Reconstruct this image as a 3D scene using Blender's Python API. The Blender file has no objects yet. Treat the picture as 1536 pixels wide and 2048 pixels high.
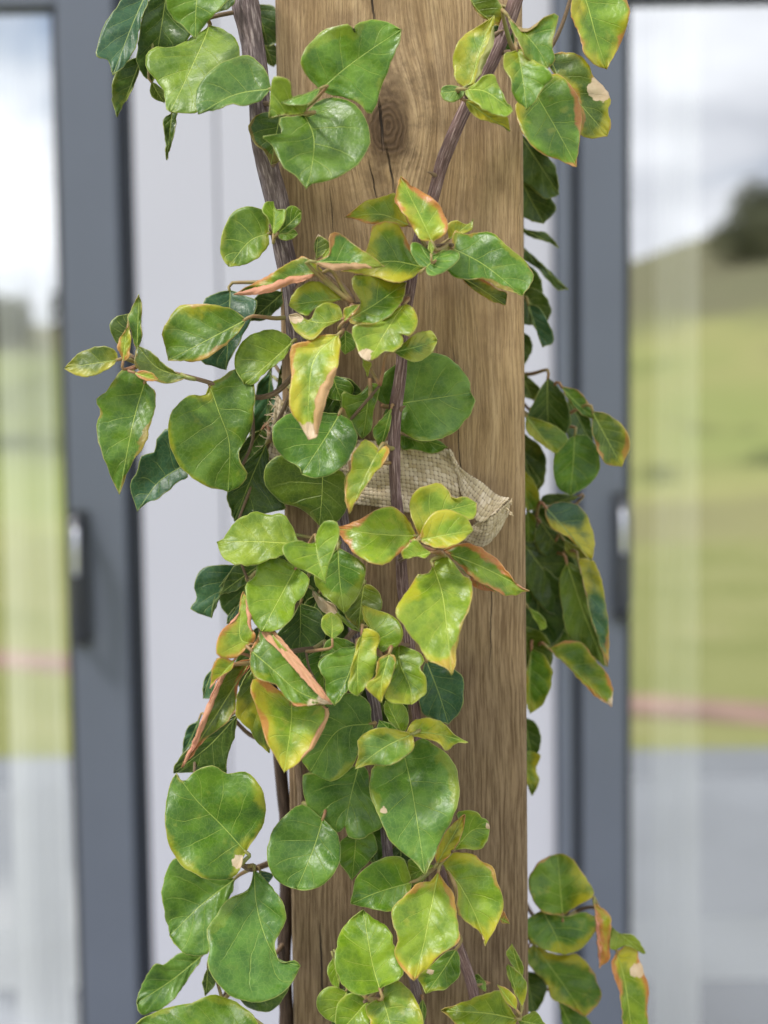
import bpy, math, random
from mathutils import Vector, Matrix, noise

R = math.radians
scene = bpy.context.scene
col = scene.collection

# ------------------------------------------------------------------ camera
CAM_LOC = Vector((-0.0104, -0.600, 1.450))
PITCH, ROLL = 3.4, -0.75
W, H, F = 1536.0, 2048.0, 2424.0
cam_rot = Matrix.Rotation(R(90 - PITCH), 4, 'X') @ Matrix.Rotation(R(ROLL), 4, 'Z')
cd = bpy.data.cameras.new('camera')
cam = bpy.data.objects.new('camera', cd)
col.objects.link(cam)
cam.matrix_world = Matrix.Translation(CAM_LOC) @ cam_rot
cd.sensor_fit = 'VERTICAL'
cd.sensor_height = 24.0
cd.lens = 24.0 * F / H
cd.clip_start = 0.01
cd.clip_end = 2000
cd.dof.use_dof = True
cd.dof.focus_distance = 0.568
cd.dof.aperture_fstop = 2.9
scene.camera = cam

# ------------------------------------------------------------------ world, sun, exposure
SUN_EL, SUN_AZ = 54.0, 232.0          # azimuth: 180 = behind the camera (-Y)
world = bpy.data.worlds.new('World')
scene.world = world
world.use_nodes = True
wt = world.node_tree
wt.nodes.clear()
w_out = wt.nodes.new('ShaderNodeOutputWorld')
w_bg = wt.nodes.new('ShaderNodeBackground')
w_bg.inputs['Strength'].default_value = 0.072
sky = wt.nodes.new('ShaderNodeTexSky')
sky.sky_type = 'NISHITA'
sky.sun_disc = False
sky.sun_elevation = R(SUN_EL)
sky.sun_rotation = R(SUN_AZ)
w_tc = wt.nodes.new('ShaderNodeTexCoord')
w_map = wt.nodes.new('ShaderNodeMapping')
w_map.inputs['Scale'].default_value = (1.0, 1.0, 2.6)
w_n = wt.nodes.new('ShaderNodeTexNoise')
w_n.inputs['Scale'].default_value = 2.6
w_n.inputs['Detail'].default_value = 7
w_n.inputs['Roughness'].default_value = 0.55
w_r = wt.nodes.new('ShaderNodeValToRGB')
w_r.color_ramp.elements[0].position = 0.33
w_r.color_ramp.elements[1].position = 0.50
w_n2 = wt.nodes.new('ShaderNodeTexNoise')
w_n2.inputs['Scale'].default_value = 5.0
w_n2.inputs['Detail'].default_value = 5
w_cr = wt.nodes.new('ShaderNodeValToRGB')
w_cr.color_ramp.elements[0].position = 0.3
w_cr.color_ramp.elements[0].color = (6.6, 6.9, 7.6, 1)
w_cr.color_ramp.elements[1].position = 0.68
w_cr.color_ramp.elements[1].color = (12.5, 12.8, 13.3, 1)
w_mix = wt.nodes.new('ShaderNodeMix')
w_mix.data_type = 'RGBA'
wl = wt.links.new
wl(w_tc.outputs['Generated'], w_map.inputs['Vector'])
wl(w_map.outputs[0], w_n.inputs['Vector'])
wl(w_map.outputs[0], w_n2.inputs['Vector'])
wl(w_n.outputs['Fac'], w_r.inputs[0])
wl(w_n2.outputs['Fac'], w_cr.inputs[0])
wl(w_r.outputs[0], w_mix.inputs[0])
wl(sky.outputs[0], w_mix.inputs[6])
wl(w_cr.outputs[0], w_mix.inputs[7])
wl(w_mix.outputs[2], w_bg.inputs['Color'])
wl(w_bg.outputs[0], w_out.inputs[0])

sd = bpy.data.lights.new('sun', 'SUN')
sd.energy = 1.5
sd.angle = R(10)
sd.color = (1.0, 0.96, 0.9)
sun = bpy.data.objects.new('sun', sd)
col.objects.link(sun)
a, e = R(SUN_AZ), R(SUN_EL)
to_sun = Vector((math.sin(a) * math.cos(e), math.cos(a) * math.cos(e), math.sin(e)))
sun.rotation_euler = to_sun.to_track_quat('Z', 'Y').to_euler()
sun.location = (0, -3, 6)

scene.view_settings.view_transform = 'Standard'
scene.view_settings.look = 'None'
scene.view_settings.gamma = 1.0
scene.view_settings.exposure = 1.34
scene.cycles.use_denoising = True
scene.cycles.max_bounces = 10
scene.cycles.transparent_max_bounces = 12
scene.cycles.caustics_reflective = False
scene.cycles.caustics_refractive = False

RM = cam_rot.to_3x3()


def P(px, py, dmm=0.0):
    """photo pixel -> world point lying dmm millimetres in front of the post's face"""
    v = RM @ Vector(((px - W / 2) / F, -(py - H / 2) / F, -1.0))
    t = (-dmm / 1000.0 - CAM_LOC.y) / v.y
    return CAM_LOC + v * t


# ------------------------------------------------------------------ helpers
def tag(o, label=None, cat=None, group=None, kind=None):
    if label: o['label'] = label
    if cat: o['category'] = cat
    if group: o['group'] = group
    if kind: o['kind'] = kind
    return o


def mesh_obj(name, verts, faces, mats, parent=None, smooth=True, origin=None, mi=None):
    me = bpy.data.meshes.new(name)
    o0 = Vector(origin) if origin is not None else Vector((0, 0, 0))
    me.from_pydata([tuple(Vector(v) - o0) for v in verts], [], faces)
    for m in (mats if isinstance(mats, (list, tuple)) else [mats]):
        me.materials.append(m)
    if smooth:
        me.polygons.foreach_set('use_smooth', [True] * len(me.polygons))
    if mi:
        me.polygons.foreach_set('material_index', mi)
    me.update()
    o = bpy.data.objects.new(name, me)
    col.objects.link(o)
    if parent is not None:
        o.parent = parent
        o.location = o0 - parent_world(parent)
    else:
        o.location = o0
    return o


def parent_world(o):
    v = Vector(o.location)
    while o.parent is not None:
        o = o.parent
        v = v + Vector(o.location)
    return v


def empty(name, loc):
    o = bpy.data.objects.new(name, None)
    o.empty_display_size = 0.05
    col.objects.link(o)
    o.location = loc
    return o


class MB:
    def __init__(s):
        s.v, s.f = [], []

    def box(s, x0, x1, y0, y1, z0, z1, bev=0.0):
        if bev <= 0:
            n = len(s.v)
            s.v += [(x0, y0, z0), (x1, y0, z0), (x1, y1, z0), (x0, y1, z0), (x0, y0, z1), (x1, y0, z1), (x1, y1, z1), (x0, y1, z1)]
            s.f += [[n + i for i in q] for q in ((0, 3, 2, 1), (4, 5, 6, 7), (0, 1, 5, 4), (1, 2, 6, 5), (2, 3, 7, 6), (3, 0, 4, 7))]
            return s
        # vertical edges rounded, section swept along z with chamfered ends
        sec = []
        for cx, cy, a0 in ((x1 - bev, y1 - bev, 0), (x0 + bev, y1 - bev, 90), (x0 + bev, y0 + bev, 180), (x1 - bev, y0 + bev, 270)):
            for k in range(4):
                t = R(a0 + 30 * k)
                sec.append((cx + bev * math.cos(t), cy + bev * math.sin(t)))
        n = len(s.v); m = len(sec)
        for z in (z0, z1):
            s.v += [(x, y, z) for x, y in sec]
        for i in range(m):
            j = (i + 1) % m
            s.f.append([n + i, n + j, n + m + j, n + m + i])
        s.f.append([n + m + i for i in range(m)])
        s.f.append([n + i for i in reversed(range(m))])
        return s

    def build(s, name, mat, parent=None, smooth=False, origin=None):
        return mesh_obj(name, s.v, s.f, mat, parent, smooth, origin)


def catmull(pts, n):
    """n+1 points evenly spaced by length along a Catmull-Rom curve through pts"""
    pts = [Vector(p) for p in pts]
    if len(pts) == 2:
        return [pts[0].lerp(pts[1], i / n) for i in range(n + 1)]
    ext = [pts[0] * 2 - pts[1]] + pts + [pts[-1] * 2 - pts[-2]]
    dense = []
    for i in range(1, len(ext) - 2):
        p0, p1, p2, p3 = ext[i - 1], ext[i], ext[i + 1], ext[i + 2]
        for k in range(10):
            t = k / 10
            dense.append(0.5 * (2 * p1 + (p2 - p0) * t + (2 * p0 - 5 * p1 + 4 * p2 - p3) * t * t + (3 * p1 - p0 - 3 * p2 + p3) * t ** 3))
    dense.append(pts[-1])
    L = [0.0]
    for i in range(1, len(dense)):
        L.append(L[-1] + (dense[i] - dense[i - 1]).length)
    out, j = [], 0
    for i in range(n + 1):
        g = L[-1] * i / n
        while j < len(L) - 2 and L[j + 1] < g:
            j += 1
        seg = L[j + 1] - L[j]
        out.append(dense[j].lerp(dense[j + 1], (g - L[j]) / seg if seg > 1e-12 else 0))
    return out


# ------------------------------------------------------------------ node helpers
class NT:
    def __init__(s, name):
        s.m = bpy.data.materials.new(name)
        s.m.use_nodes = True
        s.t = s.m.node_tree
        s.t.nodes.clear()
        s.out = s.t.nodes.new('ShaderNodeOutputMaterial')

    def n(s, typ, **kw):
        nd = s.t.nodes.new('ShaderNode' + typ)
        for k, v in kw.items():
            setattr(nd, k, v)
        return nd

    def set(s, sock, v):
        if isinstance(v, bpy.types.NodeSocket):
            s.t.links.new(v, sock)
        elif v is not None:
            if hasattr(sock.default_value, '__len__') and not hasattr(v, '__len__'):
                v = [v] * len(sock.default_value)
            sock.default_value = v

    def math(s, op, a, b=None, c=None, clamp=False):
        nd = s.n('Math', operation=op, use_clamp=clamp)
        for i, v in enumerate((a, b, c)):
            if v is not None: s.set(nd.inputs[i], v)
        return nd.outputs[0]

    def step(s, x, lo, hi, to0=0.0, to1=1.0):
        nd = s.n('MapRange', interpolation_type='SMOOTHSTEP')
        for i, v in enumerate((x, lo, hi, to0, to1)):
            s.set(nd.inputs[i], v)
        return nd.outputs[0]

    def mix(s, fac, a, b, blend='MIX'):
        nd = s.n('Mix', data_type='RGBA', blend_type=blend)
        s.set(nd.inputs[0], fac); s.set(nd.inputs[6], a); s.set(nd.inputs[7], b)
        return nd.outputs[2]

    def noise(s, vec, scale, detail=3, rough=0.5, dim='3D'):
        nd = s.n('TexNoise', noise_dimensions=dim)
        if vec is not None: s.set(nd.inputs['Vector'], vec)
        nd.inputs['Scale'].default_value = scale
        nd.inputs['Detail'].default_value = detail
        nd.inputs['Roughness'].default_value = rough
        return nd.outputs['Fac']

    def ramp(s, fac, *stops):
        nd = s.n('ValToRGB')
        el = nd.color_ramp.elements
        while len(el) < len(stops): el.new(0.5)
        for e_, (p, c) in zip(el, stops):
            e_.position = p
            e_.color = (*c, 1) if len(c) == 3 else c
        s.set(nd.inputs[0], fac)
        return nd.outputs[0]

    def attr(s, name):
        return s.n('Attribute', attribute_name=name)

    def sep(s, v):
        nd = s.n('SeparateXYZ'); s.set(nd.inputs[0], v); return nd.outputs

    def comb(s, x, y, z):
        nd = s.n('CombineXYZ')
        for i, v in enumerate((x, y, z)): s.set(nd.inputs[i], v)
        return nd.outputs[0]

    def bump(s, h, strength=0.3, dist=0.001, normal=None):
        nd = s.n('Bump')
        nd.inputs['Strength'].default_value = strength
        nd.inputs['Distance'].default_value = dist
        s.set(nd.inputs['Height'], h)
        if normal is not None: s.set(nd.inputs['Normal'], normal)
        return nd.outputs[0]

    def bsdf(s, color, rough=0.5, spec=0.5, metal=0.0, normal=None):
        nd = s.n('BsdfPrincipled')
        s.set(nd.inputs['Base Color'], color if isinstance(color, bpy.types.NodeSocket) else (*color, 1))
        s.set(nd.inputs['Roughness'], rough)
        nd.inputs['Metallic'].default_value = metal
        s.set(nd.inputs['Specular IOR Level'], spec)
        if normal is not None: s.set(nd.inputs['Normal'], normal)
        return nd.outputs[0]

    def done(s, sh):
        s.t.links.new(sh, s.out.inputs['Surface'])
        return s.m


M = {}


def simple(name, c, rough=0.5, spec=0.4, var=0.15, nscale=8.0, bump=0.0, bscale=200, metal=0.0):
    t = NT(name)
    pos = t.n('TexCoord').outputs['Object']
    f = t.noise(pos, nscale, 4)
    lo = [x * (1 - var) for x in c]; hi = [min(1, x * (1 + var)) for x in c]
    cc = t.ramp(f, (0.3, lo), (0.7, hi))
    nm = t.bump(t.noise(pos, bscale, 3), bump, 0.001) if bump else None
    M[name] = t.done(t.bsdf(cc, rough, spec, metal, nm))
    return M[name]


# ---- leaves
def leaf_material(name, under=False):
    t = NT(name)
    lf = t.attr('lf').outputs['Vector']            # u along, s signed across, mm from the margin
    lg = t.attr('lg').outputs['Vector']            # mm from midrib, vein spacing mm, dryness
    tint = t.attr('tint').outputs['Color']         # yellowing, reddening, seed
    base = t.attr('base').outputs['Color']
    u, sv, ed = t.sep(lf)[0:3]
    dm, sp, dry = t.sep(lg)[0:3]
    y, r, seed = t.sep(tint)[0:3]
    pos = t.n('NewGeometry').outputs['Position']
    n1 = t.noise(pos, 70, 3, 0.55)
    n2 = t.noise(pos, 260, 3, 0.6)
    n3 = t.noise(pos, 130, 2, 0.5)
    as_ = t.math('ABSOLUTE', sv)
    # lateral veins, curving towards the tip, the two sides out of step
    side = t.math('MULTIPLY', t.math('SIGN', sv), 0.21)
    ph = t.math('SUBTRACT', u, t.math('MULTIPLY', t.math('POWER', as_, 0.8), 0.27))
    ph = t.math('ADD', t.math('MULTIPLY', ph, 5.2), t.math('ADD', side, t.math('MULTIPLY', n1, 0.35)))
    fr = t.math('ABSOLUTE', t.math('SUBTRACT', t.math('FRACT', ph), 0.5))
    dl = t.math('MULTIPLY', fr, sp)
    lat = t.step(dl, 0.08, 0.30, 1, 0)
    lat = t.math('MULTIPLY', lat, t.step(as_, 0.45, 0.9, 0.85, 0.08))
    wmid = t.math('SUBTRACT', 0.46, t.math('MULTIPLY', u, 0.32))
    midr = t.step(dm, t.math('MULTIPLY', wmid, 0.55), wmid, 1, 0)
    vor = t.n('TexVoronoi', feature='DISTANCE_TO_EDGE')
    t.set(vor.inputs['Vector'], pos); vor.inputs['Scale'].default_value = 420
    tert = t.step(vor.outputs['Distance'], 0.0, 0.10, 1, 0)
    # colour
    nb_ = t.noise(pos, 95, 3, 0.55)
    c = t.mix(t.step(nb_, 0.32, 0.68), t.mix(1.0, base, (0.66, 0.75, 0.66, 1), 'MULTIPLY'), t.mix(1.0, base, (1.38, 1.24, 1.3, 1), 'MULTIPLY'))
    nlo = t.noise(pos, 36, 2, 0.5)
    edn = t.math('ADD', ed, t.math('MULTIPLY', t.math('SUBTRACT', nlo, 0.47), 32.0))
    edn = t.math('ADD', edn, t.math('MULTIPLY', t.math('SUBTRACT', n2, 0.5), 7.0))
    yr = t.math('ADD', t.math('MULTIPLY', y, 14.0), 0.01)
    yf = t.math('MULTIPLY', t.step(edn, t.math('MULTIPLY', yr, -0.25), yr, 1, 0), t.math('MINIMUM', t.math('MULTIPLY', y, 2.4), 1.0))
    c = t.mix(t.math('MULTIPLY', t.math('POWER', yf, 1.25), 0.88), c, t.mix(n3, (0.36, 0.35, 0.012, 1), (0.50, 0.42, 0.025, 1)))
    # pale flecks in yellowed leaves
    fl = t.math('MULTIPLY', t.step(n3, 0.60, 0.70), t.math('MULTIPLY', y, 0.75))
    c = t.mix(fl, c, (0.34, 0.34, 0.04, 1))
    rr = t.math('ADD', t.math('MULTIPLY', r, 3.2), 0.01)
    edr = t.math('ADD', ed, t.math('MULTIPLY', t.math('SUBTRACT', t.noise(pos, 45, 2), 0.46), 17.0))
    edr = t.math('ADD', edr, t.math('MULTIPLY', t.math('SUBTRACT', n2, 0.5), 3.0))
    rf = t.math('MULTIPLY', t.step(edr, t.math('MULTIPLY', rr, -0.1), rr, 1, 0), t.math('MINIMUM', t.math('MULTIPLY', r, 1.8), 1.0))
    c = t.mix(t.math('MULTIPLY', rf, 0.85), c, t.mix(n2, (0.38, 0.085, 0.022, 1), (0.52, 0.21, 0.075, 1)))
    # thin margin
    mg = t.step(t.math('ADD', ed, t.math('MULTIPLY', n2, 0.5)), 0.30, 0.70, 1, 0)
    mcol = t.mix(t.math('MINIMUM', t.math('MULTIPLY', r, 1.6), 1.0), (0.38, 0.41, 0.12, 1), (0.50, 0.25, 0.125, 1))
    c = t.mix(t.math('MULTIPLY', mg, 0.6), c, mcol)
    vein = t.mix(0.45, (0.40, 0.46, 0.13, 1), t.mix(1.0, base, (2.6, 2.2, 2.2, 1), 'MULTIPLY'))
    c = t.mix(t.math('MULTIPLY', tert, 0.13), c, vein)
    c = t.mix(t.math('MULTIPLY', lat, 0.62), c, vein)
    c = t.mix(t.math('MULTIPLY', midr, 0.95), c, vein)
    # dried tip / dry patches
    dryn = t.math('ADD', dry, t.math('MULTIPLY', t.math('SUBTRACT', n2, 0.5), 1.5))
    dryn = t.math('ADD', dryn, t.math('MULTIPLY', t.math('SUBTRACT', n3, 0.5), 1.3))
    df = t.math('MULTIPLY', t.step(dryn, 0.42, 0.66), t.step(dry, 0.02, 0.2))
    c = t.mix(df, c, t.mix(n3, (0.47, 0.31, 0.17, 1), (0.66, 0.57, 0.42, 1)))
    # small pale specks of dust and droppings
    v2 = t.n('TexVoronoi'); t.set(v2.inputs['Vector'], pos); v2.inputs['Scale'].default_value = 95
    rnd = t.sep(v2.outputs['Color'])[0]
    speck = t.math('MULTIPLY', t.step(t.math('ADD', v2.outputs['Distance'], t.math('MULTIPLY', n2, 0.16)), 0.11, 0.15, 1, 0), t.step(rnd, 0.90, 0.91))
    c = t.mix(t.math('MULTIPLY', speck, 0.7), c, (0.75, 0.78, 0.66, 1))
    if under:
        c = t.mix(0.8, c, t.mix(t.math('MINIMUM', t.math('MULTIPLY', r, 1.5), 1.0), (0.18, 0.25, 0.08, 1), (0.62, 0.27, 0.19, 1)))
    h = t.math('ADD', t.math('MULTIPLY', midr, -0.35), t.math('MULTIPLY', lat, -0.35))
    h = t.math('ADD', h, t.math('MULTIPLY', tert, -0.03))
    h = t.math('ADD', h, t.math('MULTIPLY', n2, 0.16))
    h = t.math('ADD', h, t.math('MULTIPLY', n1, 1.6))
    nm = t.bump(h, 0.7, 0.0013)
    rough = t.step(n1, 0.3, 0.7, 0.33, 0.46)
    if under: rough = 0.6
    p = t.bsdf(c, rough, 0.42, 0.0, nm)
    tr = t.n('BsdfTranslucent')
    t.set(tr.inputs['Color'], t.mix(1.0, c, (1.5, 1.35, 0.6, 1), 'MULTIPLY'))
    t.set(tr.inputs['Normal'], nm)
    ms = t.n('MixShader'); ms.inputs[0].default_value = 0.24
    t.t.links.new(p, ms.inputs[1]); t.t.links.new(tr.outputs[0], ms.inputs[2])
    return t.done(ms.outputs[0])


M['leaf'] = leaf_material('leaf_upper')
M['leaf_under'] = leaf_material('leaf_underside', True)


def bark(name, c0, c1, c2):
    t = NT(name)
    at = t.attr('bk').outputs['Vector']      # angle-ish, length m
    pos = t.n('NewGeometry').outputs['Position']
    ax, ln, _ = t.sep(at)[0:3]
    v = t.comb(t.math('MULTIPLY', ax, 0.62), t.math('MULTIPLY', ln, 34.0), 0.0)
    f = t.noise(v, 2.4, 5, 0.65)
    g = t.noise(pos, 240, 4, 0.6)
    h = t.noise(pos, 28, 2)
    c = t.ramp(f, (0.32, c0), (0.50, c1), (0.66, c2))
    c = t.mix(t.math('MULTIPLY', g, 0.35), c, t.mix(h, (*c0, 1), (*c2, 1)))
    nm = t.bump(t.math('ADD', f, t.math('MULTIPLY', g, 0.4)), 0.8, 0.0012)
    M[name] = t.done(t.bsdf(c, 0.72, 0.25, 0, nm))


bark('bark', (0.026, 0.016, 0.015), (0.115, 0.080, 0.080), (0.40, 0.33, 0.32))
bark('bark_red', (0.034, 0.017, 0.014), (0.125, 0.070, 0.062), (0.38, 0.28, 0.26))
bark('bark_shaded', (0.012, 0.008, 0.006), (0.045, 0.028, 0.020), (0.11, 0.075, 0.055))  # near-black bark: the shadow on the trunk is put into its colour
bark('twig_bark', (0.0738, 0.0410, 0.0246), (0.1804, 0.1230, 0.0738), (0.3116, 0.2296, 0.1558))

t = NT('petiole')
pos = t.n('NewGeometry').outputs['Position']
M['petiole'] = t.done(t.bsdf(t.ramp(t.noise(pos, 60, 3), (0.35, (0.20, 0.22, 0.06)), (0.65, (0.26, 0.13, 0.07))), 0.5, 0.35))


# ---- timber
def timber():
    t = NT('weathered_timber')
    k = P(778, 250, 0)
    pos = t.n('TexCoord').outputs['Object']          # object origin on the ground below the post
    x, y, z = t.sep(pos)[0:3]
    nx = t.noise(t.comb(x, y, t.math('MULTIPLY', z, 0.5)), 16, 2)
    dx = t.math('SUBTRACT', x, k.x)
    dz = t.math('MULTIPLY', t.math('SUBTRACT', z, k.z), 0.62)
    r2 = t.math('ADD', t.math('MULTIPLY', dx, dx), t.math('MULTIPLY', dz, dz))
    r_ = t.math('SQRT', r2)
    near = t.math('EXPONENT', t.math('MULTIPLY', r2, -1.0 / 0.022 ** 2))
    gx = t.math('SUBTRACT', x, t.math('MULTIPLY', dx, t.math('MULTIPLY', near, 0.86)))
    gx = t.math('ADD', gx, t.math('MULTIPLY', t.math('SUBTRACT', nx, 0.5), 0.010))
    band = t.noise(t.comb(t.math('MULTIPLY', gx, 85.0), t.math('MULTIPLY', y, 85.0), t.math('MULTIPLY', z, 2.2)), 1.0, 4, 0.6)
    fib = t.noise(t.comb(t.math('MULTIPLY', gx, 900.0), t.math('MULTIPLY', y, 900.0), t.math('MULTIPLY', z, 38.0)), 1.0, 4, 0.65)
    pore = t.noise(t.comb(t.math('MULTIPLY', gx, 1400.0), t.math('MULTIPLY', y, 1400.0), t.math('MULTIPLY', z, 150.0)), 1.0, 4, 0.65)
    blot = t.noise(pos, 19, 4, 0.6)
    foot_noise = t.noise(t.comb(t.math('MULTIPLY', x, 9.0), t.math('MULTIPLY', y, 9.0), t.math('MULTIPLY', z, 6.0)), 1.0, 3, 0.55)
    c = t.ramp(band, (0.26, (0.21, 0.130, 0.062)), (0.48, (0.385, 0.265, 0.142)), (0.74, (0.52, 0.38, 0.225)))
    c = t.mix(t.math('MULTIPLY', t.step(fib, 0.40, 0.58, 1, 0), 0.48), c, (0.13, 0.075, 0.035, 1))
    c = t.mix(t.math('MULTIPLY', t.step(pore, 0.52, 0.72), 0.5), c, (0.09, 0.06, 0.035, 1))
    c = t.mix(t.math('MULTIPLY', t.step(blot, 0.50, 0.70), 0.55), c, (0.15, 0.09, 0.05, 1))
    # greyer, browner towards the foot: shade under the leaves painted into the wood
    foot_shade = t.step(t.math('ADD', z, t.math('MULTIPLY', t.math('SUBTRACT', foot_noise, 0.5), 0.45)), 1.18, 1.66, 1, 0)
    c = t.mix(t.math('MULTIPLY', foot_shade, 0.86), c, t.mix(t.step(fib, 0.36, 0.64), (0.082, 0.051, 0.029, 1), (0.215, 0.152, 0.096, 1)))
    # shadow round the knot, painted dark into the wood colour
    knot_shade = t.math('MULTIPLY', t.math('EXPONENT', t.math('MULTIPLY', r2, -1.0 / 0.030 ** 2)), t.step(t.noise(pos, 60, 4, 0.7), 0.40, 0.62))
    c = t.mix(t.math('MULTIPLY', knot_shade, 0.75), c, (0.075, 0.047, 0.028, 1))
    # knot with rings
    rk = t.math('ADD', r_, t.math('MULTIPLY', t.math('SUBTRACT', t.noise(pos, 55, 3, 0.6), 0.5), 0.011))
    rings = t.math('SINE', t.math('MULTIPLY', rk, 2300.0))
    kc = t.mix(t.math('MULTIPLY', t.math('ADD', t.step(rings, -0.8, 1.0), t.noise(pos, 320, 3, 0.7)), 0.5), (0.040, 0.023, 0.013, 1), (0.105, 0.064, 0.035, 1))
    kf = t.step(rk, 0.0060, 0.0165, 0.92, 0)
    c = t.mix(kf, c, kc)
    rim = t.math('MULTIPLY', t.step(rk, 0.0118, 0.0128), t.step(rk, 0.0131, 0.0142, 1, 0))
    c = t.mix(t.math('MULTIPLY', rim, 0.35), c, (0.30, 0.21, 0.12, 1))
    # drying checks
    crack = None
    wob = t.math('MULTIPLY', t.math('SUBTRACT', t.noise(t.comb(0.0, 0.0, t.math('MULTIPLY', z, 60.0)), 1.0, 3), 0.5), 0.0035)
    for (xa, ya, xb, yb, wd) in ((741, -40, 751, 60, 0.00045), (757, 196, 768, 300, 0.0006), (774, 295, 790, 395, 0.00042),
                                 (737, 320, 758, 420, 0.00028), (660, 380, 668, 470, 0.0002), (905, 700, 925, 1000, 0.00022), (985, 1150, 980, 1330, 0.0002),
                                 (640, 1850, 648, 2040, 0.0004)):
        A, B = P(xa, ya), P(xb, yb)
        sl = (B.x - A.x) / (B.z - A.z)
        lx = t.math('ADD', t.math('MULTIPLY', t.math('SUBTRACT', z, A.z), sl), A.x)
        dd = t.math('ABSOLUTE', t.math('SUBTRACT', t.math('ADD', x, wob), lx))
        m = t.math('MULTIPLY', t.step(dd, wd * 0.6, wd * 1.3, 1, 0), t.math('MULTIPLY', t.step(z, B.z - 0.004, B.z + 0.012), t.step(z, A.z - 0.012, A.z + 0.004, 1, 0)))
        crack = m if crack is None else t.math('MAXIMUM', crack, m)
    c = t.mix(t.math('MULTIPLY', crack, 0.93), c, (0.016, 0.011, 0.008, 1))
    h = t.math('ADD', t.math('MULTIPLY', fib, 0.8), t.math('MULTIPLY', pore, -0.4))
    h = t.math('ADD', h, t.math('MULTIPLY', crack, -3.0))
    h = t.math('ADD', h, t.math('MULTIPLY', t.math('MULTIPLY', rings, kf), 0.08))
    h = t.math('ADD', h, t.math('MULTIPLY', band, 1.0))
    nm = t.bump(h, 0.95, 0.0013)
    M['timber'] = t.done(t.bsdf(c, 0.78, 0.2, 0, nm))


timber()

# ---- hessian
t = NT('hessian_weave')
wv = t.attr('wv').outputs['Vector']
pos = t.n('NewGeometry').outputs['Position']
wx, wy, wh = t.sep(wv)[0:3]
rnd = t.noise(t.comb(t.math('FLOOR', wx), t.math('FLOOR', wy), 0.0), 3.7, 1)
gap = t.step(wh, 0.12, 0.6)
c = t.ramp(rnd, (0.35, (0.36, 0.28, 0.16)), (0.65, (0.54, 0.455, 0.33)))
c = t.mix(t.math('MULTIPLY', gap, 0.88), c, (0.075, 0.05, 0.027, 1))
c = t.mix(t.math('MULTIPLY', t.noise(pos, 900, 2), 0.3), c, (0.6, 0.52, 0.4, 1))
M['hessian'] = t.done(t.bsdf(c, 0.9, 0.1, 0, t.bump(t.noise(pos, 1500, 2), 0.5, 0.0004)))
simple('fibre', (0.55, 0.44, 0.29), 0.9, 0.1)

simple('cladding_paint', (0.385, 0.385, 0.445), 0.55, 0.35, 0.03, 3.0, 0.08, 90)
simple('joint', (0.35, 0.35, 0.40), 0.8, 0.1)
simple('frame_metal', (0.078, 0.090, 0.122), 0.38, 0.5, 0.05, 6, 0.05, 900)
simple('frame_dark', (0.016, 0.020, 0.034), 0.5, 0.4, 0.1)
simple('rubber', (0.02, 0.02, 0.022), 0.6, 0.3)
simple('handle_black', (0.025, 0.028, 0.035), 0.32, 0.5)
simple('highlight_silver', (0.55, 0.56, 0.60), 0.28, 0.5, 0.05, metal=0.9)
simple('plaster', (0.26, 0.26, 0.24), 0.8, 0.2, 0.05)
simple('floor_tile', (0.22, 0.22, 0.21), 0.45, 0.4, 0.08, 2)
simple('concrete', (0.33, 0.345, 0.36), 0.8, 0.25, 0.12, 1.5, 0.3, 150)
simple('red_brick', (0.44, 0.29, 0.22), 0.85, 0.2, 0.25, 3.0, 0.4, 60)
simple('bark_tree', (0.10, 0.075, 0.055), 0.9, 0.15, 0.25, 6)
simple('reflection_sheet', (0.62, 0.58, 0.50), 0.9, 0.1, 0.05)
simple('sofa', (0.035, 0.038, 0.045), 0.8, 0.2)

t = NT('grass')
pos = t.n('TexCoord').outputs['Object']
f = t.noise(pos, 0.9, 5, 0.6); g = t.noise(pos, 14, 4, 0.7)
c = t.ramp(f, (0.3, (0.32, 0.34, 0.11)), (0.55, (0.42, 0.42, 0.16)), (0.75, (0.50, 0.46, 0.22)))
c = t.mix(t.math('MULTIPLY', g, 0.3), c, (0.12, 0.17, 0.03, 1))
M['grass'] = t.done(t.bsdf(c, 0.9, 0.1, 0, t.bump(g, 0.5, 0.02)))

t = NT('hillside')
pos = t.n('TexCoord').outputs['Object']
f = t.noise(pos, 0.035, 4, 0.55); g = t.noise(pos, 0.22, 5, 0.65)
c = t.ramp(f, (0.36, (0.26, 0.29, 0.13)), (0.48, (0.37, 0.42, 0.14)), (0.58, (0.46, 0.45, 0.18)), (0.70, (0.26, 0.23, 0.14)))
c = t.mix(t.step(g, 0.54, 0.66, 0, 0.75), c, (0.06, 0.075, 0.035, 1))
zz = t.sep(pos)[2]
c = t.mix(t.step(t.math('ADD', zz, t.math('MULTIPLY', g, 4.0)), 6.6, 8.6, 0, 0.85), c, t.mix(g, (0.20, 0.20, 0.13, 1), (0.26, 0.23, 0.15, 1)))
M['hillside'] = t.done(t.bsdf(c, 0.95, 0.05))

t = NT('tree_leaf')
pos = t.n('TexCoord').outputs['Object']
c = t.ramp(t.noise(pos, 1.1, 3), (0.3, (0.13, 0.145, 0.08)), (0.7, (0.22, 0.22, 0.13)))
M['tree_leaf'] = t.done(t.bsdf(c, 0.7, 0.2))

t = NT('curtain_voile')
df = t.n('BsdfDiffuse'); df.inputs[0].default_value = (0.9, 0.9, 0.89, 1)
tl = t.n('BsdfTranslucent'); tl.inputs[0].default_value = (0.8, 0.8, 0.78, 1)
ms = t.n('MixShader'); ms.inputs[0].default_value = 0.25
t.t.links.new(df.outputs[0], ms.inputs[1]); t.t.links.new(tl.outputs[0], ms.inputs[2])
M['voile'] = t.done(ms.outputs[0])

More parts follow.
